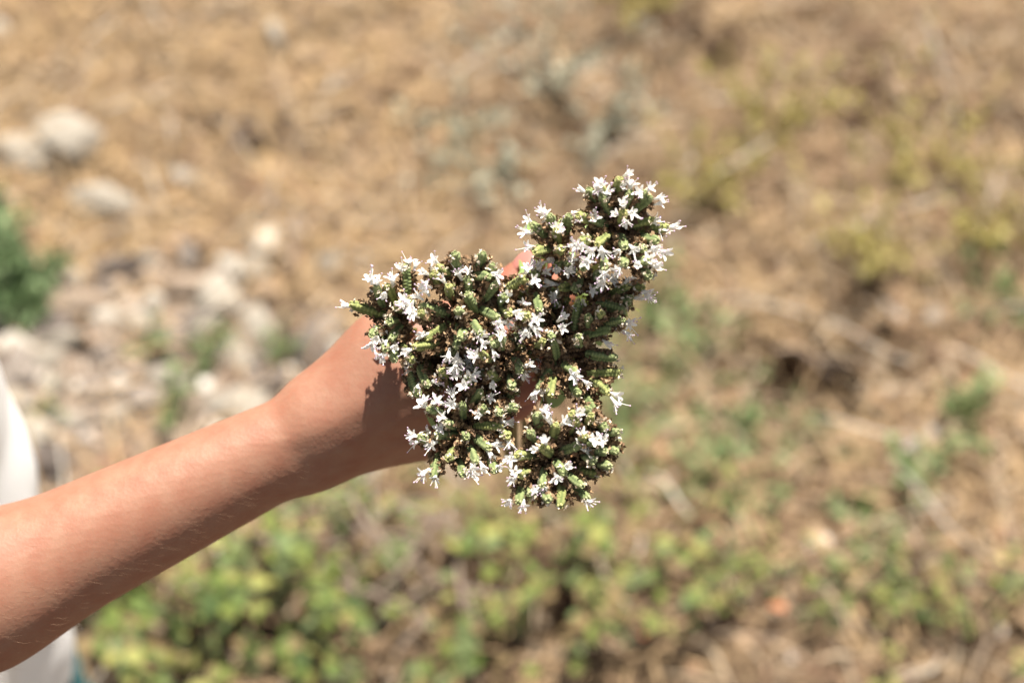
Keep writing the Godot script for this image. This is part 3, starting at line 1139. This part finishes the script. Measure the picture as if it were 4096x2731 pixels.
		for k in sb.v.size():
			sb.v[k] -= org
		piece("shoe", sb.mesh(), M.shoe, person)
	var lb := Mb.new()
	lb.ball(hd - org + Vector3(0.087, -0.058, 0), Vector3(0.009, 0.006, 0.021), 6, 12)
	piece("mouth", lb.mesh(), M.lip, person)
	# thumb nail
	var nb := Mb.new()
	nb.ball(Vector3.ZERO, Vector3(0.0062, 0.0078, 0.0018), 6, 12)
	var td := (hp(129, 37, -27) - hp(95, 27, -20)).normalized()
	var nn := (T - td * T.dot(td)).normalized()
	piece("thumb_nail", nb.mesh(), M.nail, person, Transform3D(Basis(td.cross(nn), td, nn), hp(126, 36, -26) + nn * 0.0088 - org))
	# fine hairs on the forearm
	var fh := Mb.new()
	for k in 650:
		var t := rng.randf()
		var c := elbow.lerp(W, 0.1 + 0.9 * t)
		var a := rng.randf_range(-1.9, 1.5)
		var o := (bk * cos(a) + up * sin(a)).normalized()
		var near := PackedInt32Array(range(f.a.size()))
		var r := 0.06
		for q in 12:
			r -= f.value(c + o * r, near) * 0.9
		var p := c + o * r
		var lay := (ax * rng.randf_range(0.5, 1.0) - up * rng.randf_range(0.5, 0.8) + o * rng.randf_range(0.15, 0.35)).normalized()
		var l := rng.randf_range(0.004, 0.011)
		fh.tube([p - org, p + lay * l * 0.5 - org, p + lay * l - o * l * 0.15 - org], [0.000024, 0.00002, 0.000008], 3)
	piece("arm_hair", fh.mesh(), M.hair_fine, person, Transform3D.IDENTITY, "stuff")


# ---------------------------------------------------------------- flowering sprigs
var spike_kinds := []
var flower_kinds := []
const SPIKE_LEN := [0.013, 0.017, 0.022]

func spike_mesh(length: float, seed_: int, pale: float) -> ArrayMesh:
	var mb := Mb.new()
	var r := RandomNumberGenerator.new()
	r.seed = seed_
	var rad := 0.00285
	var bend := r.randf_range(-0.0022, 0.0022)
	var rows := int(length / 0.00185)
	var nv := rows * 5 + 6
	var nu := 28
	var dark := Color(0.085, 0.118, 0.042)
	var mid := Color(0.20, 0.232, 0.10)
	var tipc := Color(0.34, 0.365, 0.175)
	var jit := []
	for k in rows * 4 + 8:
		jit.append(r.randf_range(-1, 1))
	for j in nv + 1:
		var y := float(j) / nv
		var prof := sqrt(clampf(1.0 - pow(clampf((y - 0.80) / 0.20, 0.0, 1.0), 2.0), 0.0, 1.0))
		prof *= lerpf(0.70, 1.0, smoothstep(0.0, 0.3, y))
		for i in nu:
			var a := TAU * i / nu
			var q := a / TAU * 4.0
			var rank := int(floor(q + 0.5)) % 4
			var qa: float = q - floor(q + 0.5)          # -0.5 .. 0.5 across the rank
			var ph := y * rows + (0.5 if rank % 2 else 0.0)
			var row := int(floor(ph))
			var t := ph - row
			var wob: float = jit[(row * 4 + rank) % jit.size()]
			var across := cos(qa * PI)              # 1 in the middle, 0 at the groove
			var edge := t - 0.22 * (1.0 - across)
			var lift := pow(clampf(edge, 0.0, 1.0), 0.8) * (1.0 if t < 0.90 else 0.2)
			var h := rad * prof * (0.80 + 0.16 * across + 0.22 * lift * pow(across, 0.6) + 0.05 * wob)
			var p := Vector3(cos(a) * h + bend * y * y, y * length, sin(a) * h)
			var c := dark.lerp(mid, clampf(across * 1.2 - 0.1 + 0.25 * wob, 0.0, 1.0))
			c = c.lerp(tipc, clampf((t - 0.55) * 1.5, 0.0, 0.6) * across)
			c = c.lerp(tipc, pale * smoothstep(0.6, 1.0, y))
			mb.vert(p, c)
	for j in nv:
		for i in nu:
			var q0 := j * nu + i
			var q1 := j * nu + (i + 1) % nu
			mb.quad(q0, q0 + nu, q1 + nu, q1)
	# buds at the very end
	for k in 7:
		var a := TAU * k / 7.0 + r.randf()
		var p := Vector3(cos(a) * 0.0013 + bend * 0.93, length * 0.965, sin(a) * 0.0013)
		mb.ball(p, Vector3(0.0007, 0.0010, 0.0007), 4, 6, tipc.lerp(Color(0.44, 0.43, 0.25), r.randf()))
	return mb.mesh()

func flower_mesh(seed_: int, wilt: bool) -> ArrayMesh:        # opens along +y; mouth at the origin
	var r := RandomNumberGenerator.new()
	r.seed = seed_
	var mb := Mb.new()
	mb.tube([Vector3(0, -0.0042, 0), Vector3(0, -0.0022, 0), Vector3(0, -0.0004, 0)], [0.0006, 0.0008, 0.0013], 8)
	var lobes := 5
	for k in lobes:
		var a := TAU * k / lobes + r.randf_range(-0.25, 0.25)
		var dir := Vector3(cos(a), 0, sin(a))
		var side := Vector3(-sin(a), 0, cos(a))
		var len_ := r.randf_range(0.0027, 0.0039)
		var w := r.randf_range(0.00058, 0.00082)
		var open := r.randf_range(0.35, 1.15) * (0.45 if seed_ % 4 == 3 else 1.0)
		var rows := 5
		var first := mb.v.size()
		for j in rows + 1:
			var t := float(j) / rows
			var ww := w * (1.0 if t < 0.4 else sqrt(maxf(0.0, 1.0 - pow((t - 0.4) / 0.62, 2.0)))) * lerpf(1.25, 0.85, t)
			var rise := t * len_ * cos(open) - 0.0009 * t * t * open * 0.6
			var out := 0.0009 + t * len_ * sin(open)
			var p := dir * out + Vector3(0, -0.0004 + rise, 0)
			mb.vert(p - side * ww + Vector3(0, ww * 0.45, 0) + dir * ww * 0.1)
			mb.vert(p)
			mb.vert(p + side * ww + Vector3(0, ww * 0.45, 0) + dir * ww * 0.1)
		for j in rows:
			var q := first + j * 3
			mb.quad(q, q + 3, q + 4, q + 1)
			mb.quad(q + 1, q + 4, q + 5, q + 2)
	var an := Mb.new()
	for k in (2 if wilt else r.randi_range(4, 6)):
		var a := r.randf() * TAU
		var d := Vector3(cos(a) * r.randf_range(0.3, 0.9), 1.0, sin(a) * r.randf_range(0.3, 0.9)).normalized()
		var l := r.randf_range(0.0034, 0.0060)
		var b := Vector3(cos(a) * 0.0006, -0.001, sin(a) * 0.0006)
		var e := b + d * l + Vector3(0, 0, 0.0004)
		mb.tube([b, b.lerp(e, 0.5) + Vector3(0, 0.0003, 0), e], [0.00017, 0.00015, 0.00013], 5)
		an.ball(e, Vector3(0.0004, 0.0004, 0.0004), 4, 6)
	var m := mb.mesh()
	an.mesh(true, m)
	m.surface_set_material(0, M.petal)
	m.surface_set_material(1, M.anther)
	return m

func crumb(mb: Mb, p: Vector3, s: float, c: Color):
	# one shrivelled corolla: a few curled flaps
	for k in 3:
		var d := rv(1.0).normalized()
		var e := d.cross(rv(1.0)).normalized()
		var n := d.cross(e)
		var cc := c * rng.randf_range(0.7, 1.3)
		cc.a = 1.0
		var a := mb.vert(p - d * s * 0.2 - e * s * 0.3, cc)
		var b := mb.vert(p - d * s * 0.2 + e * s * 0.3, cc)
		var f := mb.vert(p + d * s * 0.45 + e * s * 0.4 + n * s * 0.35, cc)
		var g := mb.vert(p + d * s * 0.45 - e * s * 0.35 + n * s * 0.3, cc)
		var h := mb.vert(p + d * s * 0.8 + n * s * 0.75 + e * s * rng.randf_range(-0.3, 0.3), cc)
		mb.quad(a, b, f, g)
		mb.tri(g, f, h)

var bunch_at := Vector3.ZERO

func sprig(label: String, depth: float, hub: Vector2, frames: Dictionary, spikes: Array, flowers: Array, density := 1.0):
	# spikes: [frame, base x, base y, tip x, tip y]; flowers: [frame, x, y], each in the coordinates of its frame
	var o := at(hub.x, hub.y, depth + 0.016)
	var t := thing("flowering_sprig", label, "flower", o, "white flowering herb sprigs in the hand")
	var toward := cam_basis * Vector3(0, 0, 1)
	var dried := Mb.new()
	var stems := Mb.new()
	var made := []
	for e in spikes:
		var fr: Array = frames[e[0]]
		var b2 := Vector2(fr[0] + e[1] * fr[2], fr[1] + e[2] * fr[2])
		var t2 := Vector2(fr[0] + e[3] * fr[2], fr[1] + e[4] * fr[2])
		var proj := (t2 - b2).length()
		var full := maxf(rng.randf_range(112.0, 140.0), proj * 1.04)
		var dz := sqrt(full * full - proj * proj) * depth / PX
		var base := at(b2.x, b2.y, depth + rng.randf_range(-0.001, 0.003))
		var tip := at(t2.x, t2.y, depth - dz)
		var dir := tip - base
		var len_ := dir.length()
		var kind := 0
		if len_ > 0.0155: kind = 1
		if len_ > 0.0205: kind = 2
		var sc: float = clampf(len_ / SPIKE_LEN[kind], 0.9, 1.25)
		var width := rng.randf_range(0.80, 0.98)
		var roll := rng.randf() * TAU
		var bs := basis_along(dir, roll).scaled_local(Vector3(width, sc, width))
		var xf := Transform3D(bs, tip - dir.normalized() * SPIKE_LEN[kind] * sc - o)
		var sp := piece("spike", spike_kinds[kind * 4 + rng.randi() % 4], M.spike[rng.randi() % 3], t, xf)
		var foot := xf.origin
		made.append([t2, sp, tip - o, dir.normalized(), foot])
		stems.tube([Vector3(0, 0, 0), foot * 0.55 - toward * 0.004, foot + dir.normalized() * 0.002], [0.0011, 0.0009, 0.0014], 6)
		# shrivelled flowers in rows along two sides of the spike
		var d := dir.normalized()
		var sx := d.cross(toward + rv(0.25)).normalized()
		var n := int((50 + rng.randi() % 22) * density)
		for k in n:
			var f := rng.randf_range(0.02, 0.86)
			f = f * (0.65 + 0.35 * f)
			var row := sx.rotated(d, PI * (rng.randi() % 2) + rng.randf_range(-0.5, 0.5)) if rng.randf() < 0.7 else (rv(0.8) - toward * 0.9).slide(d).normalized()
			var p := foot + d * len_ * f + row * rng.randf_range(0.0022, 0.0050)
			var c := Color(0.125, 0.076, 0.044).lerp(Color(0.29, 0.18, 0.095), rng.randf())
			if rng.randf() < 0.16 + 0.25 * f: c = Color(0.38, 0.26, 0.15)
			if rng.randf() < 0.03: c = Color(0.24, 0.12, 0.05)
			crumb(dried, p, rng.randf_range(0.0012, 0.0026), c)
		# pale withered ones near the end
		for k in rng.randi_range(3, 9):
			var row := bs.x.normalized().rotated(d, rng.randf() * TAU)
			crumb(dried, foot + d * len_ * rng.randf_range(0.8, 1.02) + row * rng.randf_range(0.0014, 0.0034), rng.randf_range(0.0010, 0.0019), Color(0.60, 0.48, 0.34).lerp(Color(0.74, 0.68, 0.58), rng.randf()))
	# brown heart of the head
	for k in int(spikes.size() * 30 * density):
		var q := rv(1.0)
		var m: Array = made[rng.randi() % made.size()]
		var p: Vector3 = m[4] * rng.randf_range(0.6, 1.1) + q * 0.0055 - toward * rng.randf_range(-0.001, 0.008)
		crumb(dried, p, rng.randf_range(0.0014, 0.0032), Color(0.12, 0.07, 0.038).lerp(Color(0.28, 0.165, 0.085), rng.randf()))
	piece("dried_flowers", dried.mesh(), M.crumb, t, Transform3D.IDENTITY, "stuff")
	# open flowers
	for e in flowers:
		var fr: Array = frames[e[0]]
		var p2 := Vector2(fr[0] + e[1] * fr[2], fr[1] + e[2] * fr[2])
		var best: Array = made[0]
		for m in made:
			if (m[0] - p2).length() < (best[0] - p2).length(): best = m
		var dd: float = depth - (best[2] + o - cam_pos).dot(cam_basis * Vector3(0, 0, -1))
		var p := at(p2.x, p2.y, depth - dd + rng.randf_range(-0.0015, 0.002)) - o
		var from: Vector3 = best[2] - best[3] * 0.004
		var dir: Vector3 = ((p - from).normalized() + best[3] * 0.5 + toward * 0.3 + rv(0.35)).normalized()
		var bs := basis_along(dir, rng.randf() * TAU) * rng.randf_range(0.9, 1.3)
		var xf: Transform3D = best[1].transform.affine_inverse() * Transform3D(bs, p)
		piece("flower", flower_kinds[rng.randi() % 8], null, best[1], xf)
	# side leaves
	for k in 7:
		var a := rng.randf() * TAU
		var q := (cam_basis * Vector3(cos(a), sin(a), 0)) * rng.randf_range(0.004, 0.012) - toward * rng.randf_range(0.006, 0.022)
		var dir := (q + rv(0.004)).normalized()
		piece("leaf", leaf_kinds[rng.randi() % 3], M.herb_leaf, t, Transform3D(basis_along(dir, rng.randf() * TAU) * rng.randf_range(0.008, 0.014), q))
	# main stem down into the fist
	var grip := bunch_at - o + rv(0.006)
	var low := grip + Vector3(0.0, -0.11, 0.02) + rv(0.012)
	var m1 := -toward * 0.03
	var pts := []
	for k in 9:
		var f := k / 8.0
		pts.append(Vector3.ZERO.lerp(m1, f).lerp(m1.lerp(grip, f), f))
	pts.append(grip.lerp(low, 0.5))
	pts.append(low)
	var rr := []
	for k in pts.size(): rr.append(0.0013 + 0.00006 * k)
	stems.tube(pts, rr, 7)
	for k in [2, 3, 5]:
		for z in 2:
			var dir := rv(1.0).normalized()
			piece("leaf", leaf_kinds[rng.randi() % 3], M.herb_leaf, t, Transform3D(basis_along(dir, rng.randf() * TAU) * rng.randf_range(0.010, 0.018), pts[k]))
	piece("stem", stems.mesh(), M.stem, t)

func build_sprigs():
	for k in 3:
		spike_kinds.append(spike_mesh(SPIKE_LEN[k], k * 2 + 1, 0.12))
		spike_kinds.append(spike_mesh(SPIKE_LEN[k], k * 2 + 2, 0.3))
		spike_kinds.append(spike_mesh(SPIKE_LEN[k], k * 2 + 41, 0.0))
		spike_kinds.append(spike_mesh(SPIKE_LEN[k], k * 2 + 42, 0.2))
	for k in 8:
		flower_kinds.append(flower_mesh(k + 20, k >= 6))
	bunch_at = hp(112, 8, -22)
	var s1 := 600.0 / 1882.0
	var fr := {
		"a": [1350.0, 980.0, s1], "b": [1800.0, 980.0, s1], "c": [2050.0, 640.0, 700.0 / 1829.0],
		"d": [2050.0, 1150.0, 600.0 / 1711.0], "e": [1550.0, 1400.0, 600.0 / 1711.0], "f": [1950.0, 1580.0, s1],
	}
	sprig("outermost flower head, its long spike over the wrist", 0.748, Vector2(1570, 1265), fr, [
		["a", 660, 900, 150, 740], ["a", 880, 640, 850, 240], ["a", 720, 740, 640, 500], ["a", 570, 760, 470, 540], ["a", 800, 1000, 650, 1190],
		["a", 560, 1050, 440, 1120], ["a", 620, 1120, 600, 1320], ["a", 900, 800, 920, 690], ["a", 780, 820, 740, 760], ["a", 700, 1180, 690, 1430], ["a", 820, 1250, 900, 1460], ["a", 740, 950, 640, 930],
	], [
		["a", 95, 755], ["a", 890, 210], ["a", 800, 290], ["a", 980, 250], ["a", 690, 420], ["a", 590, 620], ["a", 400, 420], ["a", 490, 460],
		["a", 490, 1170], ["a", 590, 1230], ["a", 550, 1400], ["a", 420, 1260], ["a", 830, 690], ["a", 700, 1290],
	])
	sprig("broad flower head facing the viewer, bare green spikes between brown withered flowers", 0.738, Vector2(1830, 1255), fr, [
		["a", 1390, 870, 1060, 765], ["a", 1400, 980, 1105, 1155], ["a", 1250, 1230, 965, 1310], ["a", 1510, 1000, 1500, 1300], ["a", 1560, 900, 1540, 810],
		["a", 1430, 660, 1370, 490], ["a", 1270, 480, 1195, 330], ["a", 1400, 360, 1270, 290], ["a", 1160, 920, 1020, 830],
		["b", 230, 700, 215, 400], ["b", 90, 340, 65, 100], ["b", 320, 340, 415, 115], ["b", 290, 410, 480, 350], ["b", 530, 560, 530, 235], ["b", 400, 700, 610, 490],
		["b", 690, 580, 940, 410], ["b", 640, 760, 700, 600], ["b", 380, 790, 610, 940], ["b", 640, 800, 760, 850], ["b", 860, 870, 1010, 920], ["b", 290, 960, 340, 1110],
		["b", 520, 1080, 560, 1260], ["b", 640, 1290, 660, 1190], ["b", 520, 1440, 390, 1380], ["b", 330, 830, 200, 620], ["b", 250, 1000, 150, 1150],
	], [
		["a", 1000, 640], ["a", 920, 790], ["a", 950, 860], ["a", 850, 720], ["a", 1310, 420], ["a", 1510, 340], ["a", 1640, 330], ["a", 1210, 190], ["a", 1080, 340], ["a", 1090, 500],
		["a", 1060, 1130], ["a", 870, 1330], ["a", 1390, 1400], ["a", 1510, 1450], ["a", 1800, 1130], ["a", 1830, 1230], ["a", 1100, 560], ["a", 1480, 1540],
		["b", 590, 370], ["b", 700, 640], ["b", 970, 300], ["b", 1060, 440], ["b", 830, 850], ["b", 880, 880], ["b", 1090, 930], ["b", 1080, 1060], ["b", 620, 980], ["b", 720, 970], ["b", 560, 1370],
		["b", 640, 1130], ["b", 310, 1390], ["b", 950, 1100], ["b", 80, 1420],
	])
	sprig("round flower head standing highest and farthest from the arm, ringed by white flowers", 0.734, Vector2(2455, 905), fr, [
		["c", 1020, 580, 955, 360], ["c", 1120, 660, 1175, 530], ["c", 980, 690, 800, 580], ["c", 1220, 690, 1480, 630], ["c", 1010, 780, 885, 880], ["c", 1110, 790, 1190, 920],
		["c", 1250, 540, 1450, 390], ["c", 1150, 500, 1240, 330], ["c", 900, 500, 800, 310], ["c", 850, 650, 680, 560], ["c", 1290, 740, 1630, 690], ["c", 860, 820, 740, 830],
		["c", 1260, 900, 1390, 920], ["c", 1110, 1000, 1180, 1090], ["c", 1340, 790, 1510, 880], ["c", 950, 980, 960, 1150], ["c", 820, 990, 740, 1100], ["c", 1290, 1060, 1420, 1070],
		["c", 1090, 370, 1120, 190], ["c", 1330, 1130, 1440, 1220], ["c", 1300, 480, 1380, 330], ["c", 980, 420, 900, 270],
	], [
		["c", 720, 310], ["c", 920, 250], ["c", 990, 330], ["c", 890, 310], ["c", 1210, 140], ["c", 1150, 270], ["c", 1240, 250], ["c", 1330, 330], ["c", 1440, 290], ["c", 1540, 390], ["c", 1550, 450],
		["c", 700, 600], ["c", 860, 600], ["c", 1080, 560], ["c", 1160, 460], ["c", 1180, 650], ["c", 1250, 550], ["c", 1490, 640], ["c", 1560, 740], ["c", 1700, 690], ["c", 940, 960], ["c", 1110, 960],
		["c", 1270, 930], ["c", 820, 950], ["c", 770, 1060], ["c", 1480, 930], ["c", 1590, 970], ["c", 1430, 1040], ["c", 1510, 1110], ["c", 1310, 1090], ["c", 1100, 1160], ["c", 960, 1190], ["c", 940, 1280],
		["c", 660, 890], ["c", 720, 900],
	])
	sprig("smallest flower head, few spikes, beside the highest", 0.746, Vector2(2228, 968), fr, [
		["c", 430, 840, 205, 690], ["c", 410, 740, 365, 590], ["c", 480, 860, 465, 720], ["c", 410, 910, 235, 950], ["c", 530, 800, 595, 590], ["c", 460, 960, 520, 930],
	], [["c", 340, 560], ["c", 310, 530], ["c", 160, 620], ["c", 130, 750], ["c", 470, 710], ["c", 490, 740], ["c", 160, 910]], 0.55)
	sprig("blurred flower head tucked behind and below the highest one", 0.764, Vector2(2440, 1190), fr, [
		["c", 1000, 1440, 1190, 1290], ["c", 1230, 1310, 1340, 1330], ["c", 860, 1300, 900, 1180], ["c", 700, 1320, 480, 1310], ["c", 700, 1240, 680, 1350], ["c", 900, 1420, 850, 1310],
		["c", 1060, 1510, 1260, 1460], ["c", 640, 1160, 580, 1080], ["c", 520, 1120, 450, 1060], ["c", 300, 1230, 220, 1180], ["c", 1140, 1420, 1180, 1480],
	], [
		["c", 1290, 1210], ["c", 1200, 1280], ["c", 1400, 1390], ["c", 1430, 1430], ["c", 1310, 1440], ["c", 460, 1140], ["c", 620, 1050], ["c", 580, 1160], ["c", 410, 1040], ["c", 280, 1100], ["c", 390, 1290],
		["c", 840, 1370], ["c", 1060, 1260], ["c", 200, 1110], ["c", 350, 1170], ["c", 430, 1420],
	])
	sprig("browned flower head away from the arm, with few flowers and jagged dry edges", 0.752, Vector2(2325, 1385), fr, [
		["d", 700, 500, 765, 140], ["d", 780, 540, 1130, 470], ["d", 760, 660, 740, 570], ["d", 840, 750, 1180, 840], ["d", 860, 980, 1250, 970], ["d", 560, 850, 710, 980],
		["d", 480, 830, 320, 1170], ["d", 500, 800, 490, 600], ["d", 900, 1060, 1120, 1180], ["d", 650, 1040, 750, 1240], ["d", 830, 1220, 970, 1440], ["d", 250, 660, 370, 640],
		["d", 960, 190, 1300, 240], ["d", 920, 340, 1000, 290], ["d", 60, 820, 100, 940], ["d", 260, 80, 340, 290], ["d", 860, 450, 900, 330], ["d", 480, 1000, 400, 1230], ["d", 420, 560, 450, 520],
		["d", 1020, 420, 1270, 370],
	], [
		["d", 750, 215], ["d", 1195, 460], ["d", 1340, 410], ["d", 1330, 540], ["d", 1090, 640], ["d", 1550, 110], ["d", 200, 880], ["d", 110, 1010], ["d", 250, 1220], ["d", 850, 1090], ["d", 1200, 1230],
		["d", 1190, 1330], ["d", 170, 510], ["d", 570, 340], ["d", 570, 460], ["d", 700, 1000], ["d", 130, 200], ["d", 330, 1180],
	], 1.5)
	sprig("shaded flower head nearest the heel of the hand, dark green with lilac white flowers", 0.748, Vector2(1850, 1735), fr, [
		["e", 870, 950, 890, 1010], ["e", 640, 740, 490, 650], ["e", 790, 880, 690, 820], ["e", 780, 960, 550, 980], ["e", 520, 1040, 380, 1010], ["e", 580, 1190, 515, 1420], ["e", 780, 1110, 690, 1250],
		["e", 930, 1080, 1010, 1280], ["e", 800, 1250, 870, 1410], ["e", 990, 990, 1160, 1100], ["e", 1000, 870, 1290, 840], ["e", 1040, 760, 1100, 650], ["e", 860, 770, 850, 610], ["e", 1290, 930, 1370, 980],
		["e", 1180, 1250, 1240, 1350], ["e", 370, 190, 440, 410], ["e", 270, 270, 310, 530], ["e", 960, 600, 1090, 490], ["e", 1400, 290, 1430, 440], ["e", 1270, 320, 1170, 260], ["e", 1440, 110, 1530, 230],
		["e", 1320, 680, 1450, 620], ["e", 1250, 640, 1300, 720], ["e", 950, 420, 900, 330], ["e", 650, 300, 620, 240],
	], [
		["e", 390, 620], ["e", 420, 570], ["e", 740, 500], ["e", 870, 400], ["e", 730, 620], ["e", 620, 760], ["e", 460, 940], ["e", 600, 900], ["e", 490, 1080], ["e", 290, 970], ["e", 300, 1060], ["e", 400, 1410],
		["e", 540, 1460], ["e", 970, 1350], ["e", 980, 1430], ["e", 1090, 1340], ["e", 1180, 1200], ["e", 1250, 1080], ["e", 1390, 1080], ["e", 1290, 910], ["e", 1380, 830], ["e", 1170, 540], ["e", 1200, 390],
		["e", 1040, 740], ["e", 780, 270], ["e", 550, 350], ["e", 340, 430], ["e", 940, 310], ["e", 1000, 280], ["e", 560, 580], ["e", 1260, 1340],
	])
	sprig("sunlit lowest flower head, yellowish green, hanging below the shaded one on the far side", 0.735, Vector2(2235, 1815), fr, [
		["f", 600, 580, 540, 450], ["f", 820, 560, 860, 370], ["f", 790, 740, 690, 640], ["f", 580, 740, 360, 760], ["f", 920, 710, 1180, 630], ["f", 850, 830, 940, 970], ["f", 1100, 930, 1450, 1010], ["f", 1000, 980, 1190, 1170],
		["f", 520, 950, 390, 1020], ["f", 700, 930, 680, 1130], ["f", 450, 1130, 375, 1340], ["f", 710, 1170, 745, 1360], ["f", 920, 1130, 950, 1380], ["f", 1070, 1130, 1250, 1300], ["f", 1260, 700, 1480, 660],
		["f", 1220, 580, 1330, 590], ["f", 1400, 470, 1660, 480], ["f", 1230, 360, 1330, 290], ["f", 1420, 420, 1490, 360], ["f", 1150, 590, 1220, 520], ["f", 1210, 740, 1330, 840], ["f", 1480, 670, 1650, 690],
		["f", 1360, 830, 1540, 930], ["f", 1060, 470, 1120, 320], ["f", 1330, 330, 1230, 150], ["f", 660, 400, 590, 240], ["f", 1150, 300, 1050, 220], ["f", 560, 1120, 560, 1270],
	], [
		["f", 710, 190], ["f", 770, 300], ["f", 980, 330], ["f", 1150, 220], ["f", 1120, 310], ["f", 720, 570], ["f", 600, 680], ["f", 280, 800], ["f", 350, 970], ["f", 310, 1060], ["f", 580, 1190], ["f", 710, 1180],
		["f", 870, 1040], ["f", 1000, 890], ["f", 1200, 480], ["f", 1340, 570], ["f", 1440, 560], ["f", 1160, 590], ["f", 1260, 1340], ["f", 270, 1340], ["f", 450, 1390], ["f", 1230, 690],
	])

	# half hidden heads deep in the bunch
	var deep := [
		["dim flower head deep in the middle of the bunch, hidden by its neighbours", 0.771, 1985.0, 1455.0, 150.0],
		["out of focus flower head between the highest and the browned one", 0.775, 2160.0, 1240.0, 130.0],
		["shadowed flower head behind the broad one, low over the knuckles", 0.768, 1760.0, 1430.0, 110.0],
	]
	for e in deep:
		var sp := []
		var fl := []
		for k in 24:
			var a := TAU * k / 24.0 * 7.0 + rng.randf()
			var q: float = e[4] * sqrt(rng.randf())
			sp.append(["p", e[2] + cos(a) * q * 0.55, e[3] + sin(a) * q * 0.55, e[2] + cos(a) * (q * 0.7 + 50.0), e[3] + sin(a) * (q * 0.7 + 50.0)])
			if k % 5 == 0: fl.append(["p", e[2] + cos(a) * (q * 0.7 + 70.0), e[3] + sin(a) * (q * 0.7 + 70.0)])
		sprig(e[0], e[1], Vector2(e[2], e[3]), {"p": [0.0, 0.0, 1.0]}, sp, fl, 1.2)
